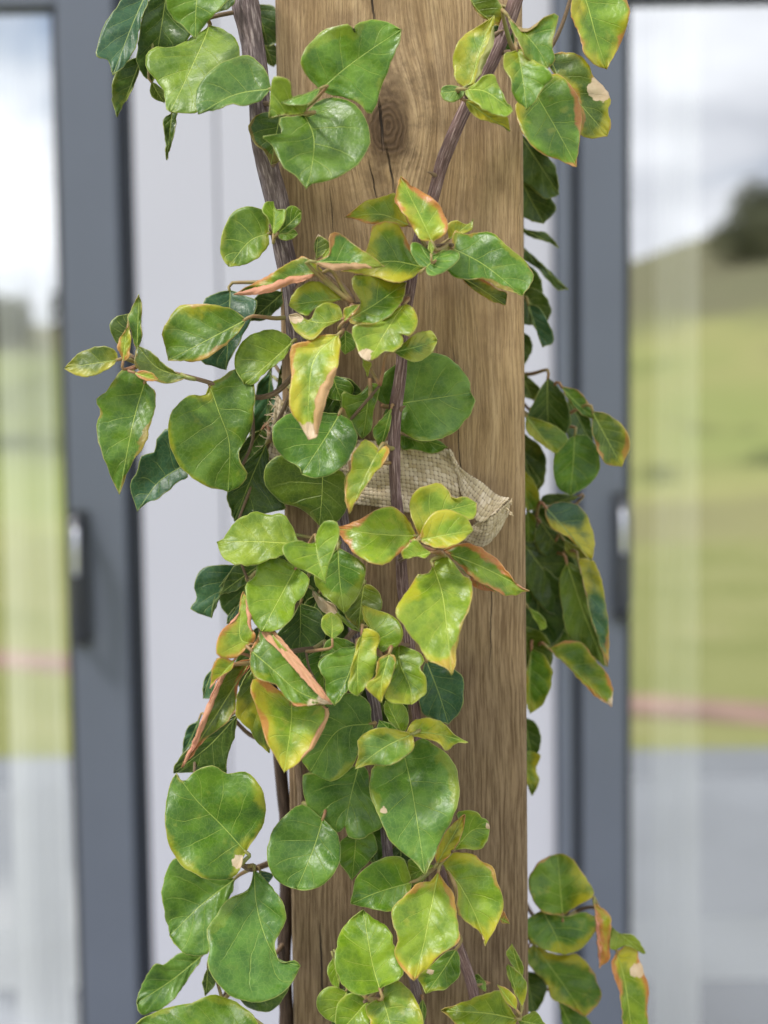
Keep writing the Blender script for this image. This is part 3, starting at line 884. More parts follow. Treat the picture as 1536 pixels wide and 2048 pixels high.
LEAVES = '''
# crop depth pitch yaw kind yellow red | base | side | tip | side | options
c1 26 0.5 -0.2 t 0.05 0 | 330,-60 | 230,-30 160,50 112,130 76,240 95,283 138,292 | 158,360 | 215,312 255,250 280,170 300,80 325,10 | m=250,120
c1 12 -0.2 0 k 0 0 | 420,-60 | 320,20 290,150 272,280 300,350 | 345,400 | 420,280 525,180 520,90 480,20
c1 4 -0.3 0 k 0.1 0 | 300,260 | 205,310 160,375 155,480 | 178,562 | 205,510 255,420 285,340
c1 40 0.15 0 g 0 0 | 570,-80 | 425,-40 415,20 440,80 500,130 | 553,186 | 600,120 645,70 690,20 710,-30
c1 27 0.75 0.1 l 0.05 0 | 622,118 | 540,178 450,222 350,232 314,290 340,360 398,430 410,510 | 432,536 | 690,138 752,195 768,260 740,330 690,400 620,480 552,542 | m=585,215 480,440;wv=1.8
c1 45 0.45 -0.1 d 0.05 0 | 918,425 | 898,350 850,290 800,265 700,290 610,350 560,430 550,500 | 568,547 | 640,530 720,500 800,505 870,478 | m=740,455
c1 62 0.3 0 l 0.25 0.15 | 1082,540 | 1090,490 1020,465 1010,390 960,370 920,385 | 907,566 | 985,548 1050,556 | fo=0.5
c1 65 0.5 0 g 0.05 0 | 1152,424 | 1080,450 1020,468 | 966,494 | 1030,504 1092,498 1140,452 | wv=0.3
c1 40 0.05 -0.15 g 0.12 0.03 | 1150,432 | 1086,360 1064,290 1100,210 1180,140 1285,115 1305,150 1335,110 1400,95 1480,104 | 1542,142 | 1522,230 1482,330 1442,430 1424,500 1390,548 1335,492 1250,468 1190,450 | m=1270,330 1400,235;wv=1.6
c1 52 0.6 -0.05 g 0.02 0 | 1075,545 | 1010,562 960,563 953,595 972,638 900,650 865,655 915,690 970,790 1040,850 | 1086,907 | 1150,480 1230,468 1320,500 1375,580 1391,680 1350,770 1270,830 1180,875 1130,876 | m=1122,660 1112,800
c1 30 -0.1 0.3 k 0.05 0.15 | 965,530 | 870,540 820,580 810,630 840,690 880,720 | 917,792 | 955,770 945,700 985,650 1000,580
c1 -32 -0.2 0 k 0 0 | 850,20 | 930,30 950,120 948,200 | 905,222 | 868,200 860,110
c1 -38 -0.2 0 k 0 0 | 880,200 | 940,220 960,280 | 930,322 | 895,300 880,250
c1 2 0 0 k 0 0 | 442,540 | 398,575 405,640 | 415,768 | 438,700 466,548
c1 20 -0.1 0 o 0 0 | 345,395 | 334,440 360,478 | 405,495 | 410,450 375,410
c1 20 0 0 k 0 0 | 745,-30 | 690,-5 650,30 | 640,62 | 705,45 742,12
c2 14 -0.1 0.2 o 0.3 0.25 | 618,-30 | 652,55 712,100 | 766,127 | 700,-35 765,10 783,70 | m=660,45
c2 34 0.3 0.35 l 0.35 0.1 | 600,418 | 560,390 545,320 548,240 570,200 620,150 690,115 | 739,74 | 742,140 735,210 705,290 672,360 640,408 | m=632,385 665,260 705,150;fl=2,0.15,0.9,13
c2 40 0.4 0 d 0 0 | 600,432 | 570,414 520,408 490,420 | 483,446 | 500,480 545,488 585,465
c2 50 0.55 0 l 0.1 0.05 | 605,428 | 648,400 688,365 740,357 757,400 782,450 800,495 826,510 | 829,532 | 800,557 765,555 700,530 650,492 605,462 | m=700,440;fo=0.35
c2 40 -0.1 0 o 0.45 0.05 | 598,480 | 650,482 720,530 800,558 | 816,630 | 780,606 740,592 660,565 612,522
c2 4 -0.2 0 k 0 0 | 800,125 | 742,120 728,180 735,235 | 775,266 | 822,240 838,190 826,150
c2 46 0.3 0.1 g 0.15 0.3 | 803,72 | 830,150 860,210 890,270 930,300 | 1000,326 | 848,130 888,156 940,130 985,80 1040,64 1046,110 1024,170 1020,230 1036,282 | m=905,180 960,250;fo=0.35
c2 20 0.3 -0.2 l 0.4 0.5 | 1130,-80 | 1110,20 1120,100 1150,170 1170,250 1210,300 | 1279,332 | 1325,250 1370,150 1389,60 1360,-30 1270,-80 | m=1180,0 1230,180
c2 50 0.3 0.15 g 0.25 0.08 | 852,238 | 790,260 787,330 820,380 830,440 852,490 | 896,527 | 935,490 980,420 1016,380 1000,330 930,290 890,242
c2 38 0.4 -0.1 g 0.45 0.5 | 935,440 | 870,470 840,510 850,570 890,660 970,740 1040,765 | 1136,800 | 1150,680 1159,560 1140,460 1090,390 1030,352 975,380
c2 24 0.2 -0.2 o 0.35 0.3 | 1005,262 | 1000,310 1060,390 1140,460 1155,560 1158,645 1205,664 | 1285,652 | 1060,252 1130,255 1190,300 1212,360 1262,412 1301,482 1288,530 1302,600 | m=1060,390 1180,530;dp=1255,430,80
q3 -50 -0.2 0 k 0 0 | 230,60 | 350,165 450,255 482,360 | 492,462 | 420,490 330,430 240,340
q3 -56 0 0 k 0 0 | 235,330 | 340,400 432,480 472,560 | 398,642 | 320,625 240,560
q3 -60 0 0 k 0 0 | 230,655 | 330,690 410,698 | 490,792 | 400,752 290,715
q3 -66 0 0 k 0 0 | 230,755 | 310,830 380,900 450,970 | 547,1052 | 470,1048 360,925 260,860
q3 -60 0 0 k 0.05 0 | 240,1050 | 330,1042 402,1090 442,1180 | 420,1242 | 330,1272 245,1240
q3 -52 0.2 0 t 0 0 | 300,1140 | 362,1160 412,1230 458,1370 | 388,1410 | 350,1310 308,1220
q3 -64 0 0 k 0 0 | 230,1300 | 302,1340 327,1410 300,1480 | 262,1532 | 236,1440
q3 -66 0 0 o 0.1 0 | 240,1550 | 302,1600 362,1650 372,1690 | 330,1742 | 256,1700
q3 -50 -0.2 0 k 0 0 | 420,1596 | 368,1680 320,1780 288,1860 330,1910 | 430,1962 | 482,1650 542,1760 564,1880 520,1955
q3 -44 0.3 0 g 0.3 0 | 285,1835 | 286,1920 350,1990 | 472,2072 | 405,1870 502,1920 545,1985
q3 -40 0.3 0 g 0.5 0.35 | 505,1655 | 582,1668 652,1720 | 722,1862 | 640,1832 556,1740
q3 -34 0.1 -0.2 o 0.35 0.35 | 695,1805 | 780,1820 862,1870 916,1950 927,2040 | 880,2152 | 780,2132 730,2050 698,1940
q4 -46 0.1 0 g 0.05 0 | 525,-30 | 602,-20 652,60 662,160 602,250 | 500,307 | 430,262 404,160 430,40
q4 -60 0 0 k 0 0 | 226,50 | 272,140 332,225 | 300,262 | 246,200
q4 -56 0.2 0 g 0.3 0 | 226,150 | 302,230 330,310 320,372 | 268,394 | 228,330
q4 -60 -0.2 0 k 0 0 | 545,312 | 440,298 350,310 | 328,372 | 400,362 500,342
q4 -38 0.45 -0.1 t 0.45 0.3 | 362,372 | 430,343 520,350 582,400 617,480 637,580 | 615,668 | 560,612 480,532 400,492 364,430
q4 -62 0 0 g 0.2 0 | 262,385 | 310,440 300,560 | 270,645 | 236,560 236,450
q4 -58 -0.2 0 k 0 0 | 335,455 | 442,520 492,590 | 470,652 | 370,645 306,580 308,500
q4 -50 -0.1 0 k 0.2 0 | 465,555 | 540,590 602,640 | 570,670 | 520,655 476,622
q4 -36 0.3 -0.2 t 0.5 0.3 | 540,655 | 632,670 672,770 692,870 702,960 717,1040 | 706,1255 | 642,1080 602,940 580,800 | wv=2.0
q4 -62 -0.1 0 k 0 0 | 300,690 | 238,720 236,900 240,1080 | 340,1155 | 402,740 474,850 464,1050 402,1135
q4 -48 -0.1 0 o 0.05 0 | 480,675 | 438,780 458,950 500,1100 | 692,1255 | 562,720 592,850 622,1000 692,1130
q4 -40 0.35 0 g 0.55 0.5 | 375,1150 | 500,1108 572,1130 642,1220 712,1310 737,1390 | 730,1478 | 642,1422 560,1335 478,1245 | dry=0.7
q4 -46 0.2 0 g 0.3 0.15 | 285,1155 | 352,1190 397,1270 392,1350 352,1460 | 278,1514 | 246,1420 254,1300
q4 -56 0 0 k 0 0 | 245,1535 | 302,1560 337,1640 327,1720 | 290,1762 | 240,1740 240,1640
q4 -50 0.2 0 g 0.5 0 | 240,1715 | 332,1740 312,1820 327,1890 | 288,1968 | 258,1900 236,1800
q4 -44 0.2 0 l 0.3 0 | 265,925 | 332,960 372,1030 | 340,1054 | 308,1000
q5 -34 0.35 0 g 0.5 0.4 | 442,562 | 340,548 280,470 260,370 328,265 | 414,233 | 482,250 542,330 602,420 600,462 520,512 | fo=0.45
q5 -30 0.4 0 g 0.35 0.05 | 330,530 | 250,590 255,680 340,742 | 450,773 | 542,742 612,650 632,590 560,545 450,570
q5 -34 0.3 -0.1 g 0.4 0.3 | 285,715 | 246,780 290,860 360,930 380,1000 450,1042 | 562,1104 | 402,770 522,770 592,840 627,910 642,1012
q5 -44 0 0 k 0 0 | 245,855 | 322,880 357,940 332,1030 | 290,1085 | 240,1050
q5 -44 0 0 g 0 0 | 420,1020 | 502,1060 572,1110 602,1180 | 540,1245 | 446,1150
q5 -20 0.2 0.2 l 0.8 0.9 | 610,500 | 690,555 702,600 692,700 692,790 | 638,844 | 648,730 636,620 | wv=1.6
q5 -18 0.3 0 g 0.15 0 | 695,618 | 742,660 822,670 882,755 | 872,768 | 780,725 700,745
q5 -14 0.25 -0.2 l 0.4 0.75 | 730,755 | 700,830 740,960 760,1100 770,1200 | 820,1310 | 822,700 852,800 902,950 892,1060 892,1180 | dp=845,850,55;m=770,900 800,1100
q2 22 0.2 0 l 0.2 0 | 1365,1710 | 1312,1640 1268,1560 | 1300,1498 | 1342,1570 1374,1645
q2 34 0.3 0.2 l 0.35 0.05 | 1362,1885 | 1310,1780 1264,1650 | 1280,1624 | 1352,1680 1392,1740 1386,1830
q2 42 0.3 0 l 0.5 0.4 | 1332,1905 | 1270,1860 1230,1790 | 1214,1748 | 1282,1780 1332,1840
q2 36 0.5 0 l 0.2 0.25 | 1335,1962 | 1265,1850 1230,1785 1130,1810 1010,1850 | 868,1908 | 930,1960 980,2040 1100,2085 1270,2045 | m=1150,1925
q2 30 0.4 0 l 0.1 0 | 1335,1965 | 1400,1930 1452,1914 | 1512,2002 | 1452,2055 1378,2045
c3 30 0.35 -0.1 g 0.2 0 | 268,286 | 272,220 240,180 180,163 110,185 65,260 44,340 58,410 | 85,434 | 150,428 222,392 264,340 | m=180,320
c3 40 0.2 0 l 0.1 0 | 286,292 | 264,220 234,182 250,146 | 287,141 | 300,180 340,178 336,230 310,272 | fo=0.6
c3 36 0.2 0 g 0.15 0 | 308,286 | 330,230 345,175 380,160 | 413,186 | 410,230 370,270 342,288
c3 30 0.2 0 g 0.05 0 | 304,286 | 340,280 378,268 | 398,290 | 360,316 318,312
c3 34 0.3 0 l 0.5 0.55 | 908,252 | 880,190 842,104 780,120 700,140 640,190 | 611,213 | 680,230 740,246 800,236 860,257 | m=770,200
c3 50 0.3 0 l 0.65 0.55 | 1005,328 | 950,312 920,270 880,200 838,150 840,100 | 861,30 | 910,66 980,110 1030,150 1060,200 1073,240 1060,292 | m=960,230 905,120
c3 30 0.2 0 l 0.35 0.1 | 1078,312 | 1070,250 1110,225 1160,246 | 1190,224 | 1182,270 1130,292
c3 44 0.45 0.1 g 0.2 0.25 | 1092,350 | 1100,275 1160,290 1270,278 1330,330 1400,390 1440,430 1461,490 | 1412,567 | 1370,552 1300,532 1230,492 1130,490 1064,450 1098,410 | m=1240,430
c3 30 -0.5 0 o 0.25 0.6 | 1130,480 | 1230,492 1300,540 1342,555 | 1336,612 | 1270,592 1190,542
c3 42 0.5 0 g 0.45 0.45 | 972,440 | 922,370 870,280 826,231 740,250 715,320 698,385 650,440 | 590,458 | 680,468 740,482 820,506 900,496 | m=830,412 720,428
c3 56 0.5 0 g 0.2 0.45 | 470,415 | 538,380 537,300 580,279 640,330 700,370 760,410 | 789,436 | 690,447 600,452 520,442 | m=620,415;fl=2,0.05,0.85,14
c3 52 0.2 0 l 0.5 0 | 505,406 | 515,370 | 546,344 | 553,382 528,404
c3 30 0 0 o 0.2 0.2 | 480,402 | 470,340 | 490,288 | 541,330 531,370 | dry=0.9
c3 50 0.35 0 g 0.3 0.8 | 512,462 | 470,420 430,390 370,410 270,470 | 107,563 | 210,562 290,547 370,517 450,492 | fl=2,0.1,0.97,17;n=long reddened leaf with rolled pink edge
c3 54 0.6 0 d 0.02 0.02 | 975,440 | 940,425 908,370 912,326 960,340 998,386 | 1060,362 | 1100,362 1130,382 1112,420 1045,466 985,476
c3 58 0.2 0 l 0.2 0 | 1000,380 | 984,350 | 993,321 | 1013,350
c3 45 0.4 0 g 0.3 0.1 | 602,582 | 560,540 490,504 420,515 370,570 | 357,612 | 390,642 440,657 475,625 540,604
c3 51 0.5 0 l 0.25 0.1 | 602,672 | 582,610 530,600 480,620 450,682 400,650 | 358,656 | 370,700 400,742 460,767 520,712 570,690 | dp=388,668,38;m=500,690
c3 47 0.45 0.1 g 0.25 0.2 | 625,676 | 682,610 652,540 644,480 740,477 820,500 | 887,507 | 872,580 832,640 760,692 690,706 640,692 | m=740,610
c3 55 0.2 0 l 0.4 0.4 | 605,682 | 604,630 640,612 | 676,606 | 662,640 622,672
c3 56 0.65 0 l 0.3 0.15 | 880,604 | 820,640 740,690 648,706 650,770 680,835 | 718,862 | 757,850 797,815 832,820 876,780 866,738 902,752 936,700 926,630 | m=800,720;dp=700,840,42
c3 50 0.4 -0.1 d 0.25 0.02 | 834,823 | 880,776 940,735 1000,727 | 1026,770 | 1000,827 936,866 870,847 | m=930,800
c3 38 0 0 l 0.9 0 | 688,846 | 694,890 | 712,932 | 729,872 722,900
c3 18 0 0 g 0 0 | 610,725 | 578,790 | 610,834 | 658,802 652,750
c5 64 0.4 0.1 l 0.5 0.45 | 456,70 | 390,75 330,78 300,105 215,130 205,220 210,300 199,400 210,470 258,540 | 300,612 | 463,130 452,220 432,300 398,390 372,480 352,560 345,595 | m=330,200 300,400;fl=2,0.3,0.93,22;dry=1.2;n=yellowed leaf with curled pink edge and dried white tip;fo=0.15
c5 14 0.2 -0.1 d 0.12 0 | 700,435 | 652,400 670,290 740,230 840,195 940,168 1050,215 1120,310 | 1130,372 | 1152,410 1122,490 1060,562 970,610 870,618 760,565 690,505 | m=850,415
c5 10 -0.1 0 g 0.05 0 | 770,590 | 880,628 960,615 | 1012,652 | 940,682 850,667 775,657
c5 24 0.1 0.1 g 0.08 0 | 612,322 | 545,385 475,368 474,450 510,530 | 577,608 | 662,330 652,400 632,470 622,560 | m=600,450
c5 30 0 0 g 0.25 0.1 | 724,448 | 660,520 628,572 | 665,667 | 700,600 722,520
c5 40 0.5 -0.05 d 0.03 0 | 458,480 | 330,470 200,478 130,530 117,610 150,680 190,720 255,755 | 265,788 | 330,809 420,792 490,732 542,640 552,590 512,510 | m=400,580
c5 16 0 0 g 0 0 | 420,280 | 490,300 532,350 512,402 | 470,414 | 406,400 396,340
c5 24 -0.15 0 o 0.1 0 | 372,750 | 250,710 160,690 85,740 77,840 160,932 270,972 | 355,1052 | 472,775 502,860 497,960 440,1037 | m=368,900
c5 60 0.45 0.1 l 0.4 0.4 | 662,665 | 638,640 600,611 570,625 520,700 515,760 490,830 492,930 | 510,992 | 545,930 590,850 640,790 692,720 715,665 690,643 | m=600,780;fo=0.4
c5 56 0.2 0 l 0.5 0.3 | 515,760 | 485,820 487,920 | 508,985 | 520,900 522,820 | wv=0.3
c5 50 0.45 0 l 0.42 0.6 | 852,1106 | 822,1040 770,980 720,954 650,970 560,1020 470,1055 | 402,1060 | 470,1112 530,1192 620,1242 690,1250 760,1202 830,1142 | m=640,1095
c5 52 0.5 0 l 0.3 0.35 | 870,1112 | 838,1040 814,950 840,882 900,848 968,830 1012,870 1040,910 1110,905 | 1159,935 | 1150,1012 1060,1032 950,1052 | m=950,1000;wv=1.6
c5 62 0.5 0 l 0.4 0.3 | 868,1128 | 890,1050 940,990 1010,970 1090,1000 1130,1040 | 1143,1077 | 1110,1112 1080,1135 1010,1167 950,1166 900,1147 | m=1000,1100
c5 64 0.3 0 l 0.4 0.2 | 928,1190 | 890,1165 840,1118 800,1160 773,1190 | 785,1224 | 850,1212 900,1217
c5 44 0.45 0 l 0.4 0.55 | 972,1182 | 1080,1143 1170,1160 1260,1220 1320,1290 1370,1360 | 1430,1387 | 1322,1414 1240,1372 1140,1322 1060,1242 1010,1192 | m=1180,1260
c5 34 -0.6 0 o 0.3 0.8 | 1130,1310 | 1200,1345 | 1260,1392 | 1185,1382 1132,1355
c6 66 0.65 0 l 0.3 0.25 | 1302,368 | 1290,395 1270,415 1222,420 1200,470 1130,560 1124,620 1180,700 1230,770 1280,840 1370,882 | 1396,915 | 1345,318 1402,360 1452,420 1497,460 1492,560 1452,660 1422,800 1412,870 | m=1350,520 1375,720;wv=1.6
c6 45 0.55 0 l 0.03 0 | 637,266 | 612,190 560,120 480,122 420,107 330,150 270,230 | 232,258 | 258,330 310,362 410,373 500,342 580,312 | m=420,255
c6 62 0.5 0 l 0.05 0 | 722,256 | 690,266 640,250 563,270 568,320 620,382 700,412 | 771,462 | 785,372 812,300 841,210 820,155 762,158 722,225 | m=735,340;fo=0.5
c6 50 0.6 0 l 0.03 0 | 625,385 | 545,338 440,358 420,430 374,470 385,570 410,650 | 455,702 | 522,697 602,640 622,560 662,520 690,440 | m=540,540
c6 47 0.35 0 g 0.15 0 | 832,290 | 742,360 714,430 740,500 800,552 | 863,614 | 902,570 932,520 957,460 967,380 902,320 | m=840,440
c6 24 0.1 0 o 0.2 0.1 | 962,465 | 900,540 868,620 | 935,695 | 985,640 1047,590 1042,520 1002,475
c6 42 0.3 0 l 0.35 0 | 700,486 | 740,530 800,562 862,640 | 947,702 | 900,690 840,645 760,602 718,540 | dp=760,560,110;fo=0.5
c6 55 0.35 0 l 0.15 0 | 802,738 | 755,692 751,640 780,610 | 800,606 | 846,640 860,690 832,722
c6 51 0.35 0 l 0.35 0.05 | 1040,802 | 1000,700 960,640 | 949,568 | 1042,600 1112,630 1152,690 1142,760 1082,792
c6 58 0.4 0.2 g 0.12 0 | 925,772 | 842,785 750,840 738,890 770,950 770,1010 | 815,1067 | 872,1002 893,960 905,890 | m=890,900
c6 62 0.35 -0.2 l 0.4 0 | 952,708 | 930,760 910,830 890,920 884,985 | 932,1022 | 972,972 1016,900 1022,800 1042,720 972,684 | m=930,860
c6 65 0.3 0 l 0.6 0.3 | 1088,808 | 1030,840 1020,920 968,972 | 1045,1053 | 1072,990 1102,920 1117,830 | m=1050,940
c6 58 0.5 0 l 0.2 0 | 1135,768 | 1098,800 1110,880 1080,960 1063,1022 1100,1055 | 1195,1062 | 1245,1030 1272,1000 1266,920 1236,880 1262,850 1232,800 | m=1140,860 1190,980
c6 17 0.1 0 t 0.15 0 | 1270,845 | 1238,950 1238,1060 1270,1122 | 1380,1160 | 1442,1090 1457,1000 1442,920 1392,880
c6 45 0.2 0 l 0.05 0 | 1152,1208 | 1090,1150 1058,1090 | 1070,1042 | 1152,1060 1182,1120 1176,1180
c6 60 0.5 0 d 0.35 0.15 | 1202,1210 | 1130,1188 1020,1178 938,1230 934,1300 | 917,1380 | 990,1360 1070,1366 1150,1332 1207,1280 | m=1070,1270
c6 48 0.2 0 g 0 0 | 1115,1215 | 1028,1200 | 1035,1138 | 1092,1158 1130,1190
c6 52 0.4 0 l 0.45 0.12 | 1165,1206 | 1200,1150 1270,1129 1350,1150 1410,1210 | 1477,1248 | 1420,1256 1370,1292 1330,1252 1240,1227 | m=1300,1205
q2 50 0.6 0 d 0.15 0.06 | 640,330 | 530,392 448,410 428,520 440,620 490,722 540,842 610,922 690,982 | 769,1073 | 822,960 882,830 952,700 977,580 962,420 912,340 842,288 760,238 700,260 | m=690,560 735,850;dp=518,682,34
q2 27 0.15 0 d 0.2 0 | 442,145 | 430,20 300,-45 150,30 50,200 2,350 | 60,445 | 180,497 280,452 340,370 372,290 450,200 | m=230,190
q2 22 0.4 0 d 0.02 0 | 362,395 | 200,465 28,450 22,560 60,692 130,782 230,822 | 276,778 | 300,842 370,853 450,812 525,762 492,680 432,560 422,440 | m=310,600
q1 37 0.45 0 d 0.05 0 | 1112,430 | 1000,352 900,420 830,510 806,620 830,732 890,792 | 970,817 | 1040,822 1122,790 1192,700 1213,600 1182,500 | m=1060,600
q1 20 0.1 0 g 0.03 0 | 1300,485 | 1208,560 1202,660 1240,722 | 1272,771 | 1312,720 1382,650 1413,590 1382,510
q2 35 0.3 0 g 0.12 0 | 685,1120 | 642,980 540,963 430,1010 350,1090 328,1170 | 313,1252 | 400,1272 500,1297 600,1292 662,1220 | m=480,1180
q2 27 0.2 0 l 0.1 0 | 835,1020 | 740,990 668,980 | 662,1082 | 700,1142 780,1085
q2 42 0.1 -0.2 o 0.35 0.6 | 838,1014 | 838,930 890,820 960,740 | 1015,703 | 1002,800 962,890 902,972
q2 36 0.35 0 l 0.15 0 | 948,922 | 985,850 990,780 962,700 1002,678 1092,690 1112,720 1152,740 | 1168,790 | 1152,862 1102,917 1020,912 | m=1060,800;dp=1160,775,26
q2 46 0.5 -0.1 l 0.45 0.35 | 868,995 | 905,1060 945,1150 958,1280 1010,1352 1080,1402 1120,1452 | 1138,1511 | 1172,1450 1222,1360 1253,1250 1212,1120 1182,1020 1112,990 1060,948 940,938 | m=990,1150 1090,1350;fl=1,0.1,0.5,8
q2 38 0.1 0 l 0.5 0.8 | 1228,1340 | 1250,1298 | 1290,1374 | 1240,1370
q2 62 0.55 0 l 0.5 0.4 | 852,1048 | 802,1110 720,1132 620,1222 563,1290 575,1380 600,1470 578,1550 610,1632 660,1682 | 700,1724 | 790,1642 870,1562 962,1500 977,1440 962,1300 942,1190 892,1120 | m=800,1300 760,1500;wv=1.6
q2 45 0.4 0 g 0.2 0 | 962,1528 | 880,1562 780,1652 723,1700 | 775,1804 | 840,1787 900,1772 972,1700 987,1620 | dp=800,1668,28
q2 48 0.5 0 l 0.08 0 | 492,1787 | 400,1812 310,1792 230,1692 216,1560 250,1420 320,1340 | 388,1290 | 440,1330 542,1400 572,1480 602,1600 635,1660 602,1722 510,1762 | m=440,1600
q2 58 0.5 0 l 0.35 0.15 | 502,1812 | 402,1888 430,1962 440,2052 | 600,2205 | 722,2152 762,2050 742,1910 682,1790 592,1722 532,1740
q2 40 0.4 0 l 0.08 0 | 285,1790 | 180,1758 108,1820 103,1890 150,1952 | 212,1982 | 252,1902 292,1830
q2 44 0.4 0 l 0.2 0 | 412,1850 | 330,1798 260,1830 220,1902 | 222,2062 | 332,2082 422,2002 432,1900
q2 36 0.3 0 l 0.05 0 | 205,1580 | 168,1650 190,1740 | 242,1772 | 237,1680
q2 10 0.2 0 g 0 0 | 1142,1735 | 1090,1684 | 1063,1700 | 1100,1762 1142,1792
q2 14 0 0 g 0 0 | 752,1838 | 728,1900 | 760,2004 | 777,1900
c4 30 0.3 0.1 g 0.3 0.3 | 1147,300 | 1080,240 960,210 850,204 740,220 690,290 643,370 660,450 | 680,543 | 760,547 850,552 960,502 1060,422 1122,350 | m=900,430
c4 8 0.2 0 t 0 0 | 1055,122 | 950,148 890,195 895,350 880,500 900,562 | 1030,603 | 1062,520 1132,400 1182,300 1217,190 1142,150
c4 -2 -0.2 0 k 0 0 | 1380,130 | 1280,128 1205,170 | 1178,305 | 1262,302 1342,240 1372,195
c4 25 0.5 0 l 0.03 0 | 1433,430 | 1392,385 1300,358 1200,380 1120,440 1088,510 1083,590 | 1140,688 | 1192,692 1252,630 1342,560 1402,500 | m=1290,560
c4 32 0.15 -0.1 g 0.25 0.08 | 930,690 | 902,750 800,758 720,830 688,920 688,1050 740,1162 820,1242 930,1307 | 1042,1338 | 1122,1302 1163,1230 1120,1160 1110,1090 1182,960 1197,850 1203,700 1150,648 1080,598 1000,648 | m=985,850 1050,1050;wv=1.8
c4 42 0.25 0 g 0.15 0.2 | 542,668 | 440,588 370,640 320,720 247,780 272,850 248,930 270,1050 320,1202 340,1272 | 386,1350 | 430,1242 472,1150 542,1050 582,900 607,800 602,740 565,690 | m=470,920;wv=1.6
c4 45 0.3 0 o 0.35 0.1 | 378,540 | 370,490 300,458 220,470 130,510 | 57,592 | 120,632 200,642 290,612 352,572
c4 36 0 0 k 0 0 | 425,445 | 380,452 338,380 333,320 370,280 | 441,263 | 447,330 432,400
c4 38 0 0.3 g 0.1 0.3 | 492,502 | 468,420 448,330 443,270 | 505,148 | 522,220 520,330 517,430
c4 50 0.1 0 l 0.35 0.45 | 410,548 | 378,470 388,410 430,360 | 441,308 | 457,400 452,480 442,532
c4 44 0.1 0 o 0.15 0.15 | 800,646 | 700,600 620,530 560,480 | 498,458 | 478,560 530,622 620,672 700,682 | m=620,590
c4 52 0.3 0 l 0.5 0.8 | 478,618 | 530,606 590,622 | 625,662 | 570,668 510,650 | wv=0.3
c4 10 0.3 0 t 0 0 | 765,1180 | 700,955 620,1010 600,1090 520,1120 490,1230 453,1290 | 495,1453 | 540,1412 622,1372 722,1292 802,1240 | m=620,1280
c4 11 -0.2 0 k 0 0 | 1275,1040 | 1130,1180 1038,1330 1053,1430 | 1080,1513 | 1202,1482 1330,1452 1392,1430 1300,1300 1290,1150
c4 -16 0 0 t 0 0 | 1300,595 | 1218,700 1198,850 1188,960 | 1260,1013 | 1292,830 1312,700
c4 -8 -0.2 0 k 0 0 | 1425,455 | 1368,560 1338,680 | 1330,745 | 1402,690 1424,560
c4 -14 -0.2 0 k 0 0 | 1250,960 | 1170,1000 1110,1080 | 1090,1190 | 1200,1190 1275,1100 1285,1020
c6 4 0.2 0 t 0 0 | 325,372 | 220,373 150,400 118,470 133,540 102,590 | 205,633 | 212,560 242,480 292,410
c6 8 -0.2 0 k 0 0 | 440,375 | 330,373 280,440 | 243,518 | 320,502 382,462 425,430
c6 55 0.3 0 l 0.7 0.75 | 402,762 | 320,832 233,812 250,700 330,640 343,560 | 365,502 | 397,580 402,670 424,730 | fl=2,0.3,0.9,9;m=345,720
c6 60 0.3 -0.3 o 0.15 0.6 | 402,838 | 330,850 250,920 220,980 180,1070 120,1230 80,1320 | 57,1378 | 110,1312 180,1232 282,1150 322,1080 342,950 392,880 | fl=1,0.12,0.97,13;n=narrow folded leaf with pink rolled edge hanging down
c6 63 0.2 0 l 0.5 0.9 | 318,845 | 250,828 213,880 | 198,983 | 237,932 302,892 | wv=0.8
c6 38 0 0 o 0.3 0 | 405,875 | 338,1000 328,1110 390,1182 430,1252 | 492,1303 | 497,1230 482,1150 442,1000
c6 66 0.5 0 g 0.15 0.6 | 398,792 | 440,715 468,678 552,762 642,862 722,962 | 803,1062 | 722,1062 620,1067 560,1012 520,962 430,932 398,880 | m=500,880 640,1000;dry=0.7;n=leaf folded over with a pink rolled edge
c6 58 0.5 0 l 0.55 0.5 | 600,1045 | 500,958 430,928 398,975 430,1082 470,1222 520,1322 | 566,1401 | 632,1352 722,1262 772,1160 785,1090 760,1068 690,1060 | m=600,1150;fl=2,0.3,0.85,13
c6 28 -0.2 0 k 0.02 0 | 335,1115 | 180,1180 110,1262 28,1352 | 18,1402 | 150,1405 262,1425 292,1302 325,1200 | m=190,1270
c6 2 0 0 t 0 0 | 145,1135 | 80,1190 | 58,1315 | 112,1250 142,1190
c6 12 0.1 0 t 0 0 | 218,875 | 168,940 | 163,1034 | 212,1024 222,940
c6 6 0.1 0 t 0 0 | 350,555 | 288,620 | 283,664 | 345,652
c6 14 -0.1 0 k 0 0 | 645,560 | 600,640 540,700 505,772 | 640,790 | 742,765 775,700 745,600
c6 40 0.2 0 g 0.05 0 | 765,770 | 660,840 638,880 | 762,993 | 770,900 760,830
c6 46 0.3 0 g 0.1 0 | 935,772 | 850,733 780,745 | 738,835 | 800,810 880,790
q1 40 0.25 -0.15 g 0.25 0.1 | 692,618 | 640,742 530,772 430,742 320,672 258,530 248,400 273,240 | 308,183 | 348,232 420,165 500,138 580,180 680,173 762,240 797,360 782,470 722,562 | m=560,470 420,330;wv=2.2;dp=660,680,55
q1 24 0.4 0 d 0.04 0 | 632,760 | 450,715 310,645 248,740 230,850 250,980 | 273,1073 | 340,1162 420,1187 492,1150 530,1000 605,860 | m=450,900
q1 46 0.5 -0.05 d 0.08 0 | 735,703 | 702,830 600,870 520,970 473,1050 490,1160 483,1250 540,1342 620,1412 740,1435 850,1417 942,1332 | 990,1238 | 952,1203 900,1222 860,1192 853,1100 902,1020 908,930 872,860 822,790 | m=748,900 800,1090 870,1200
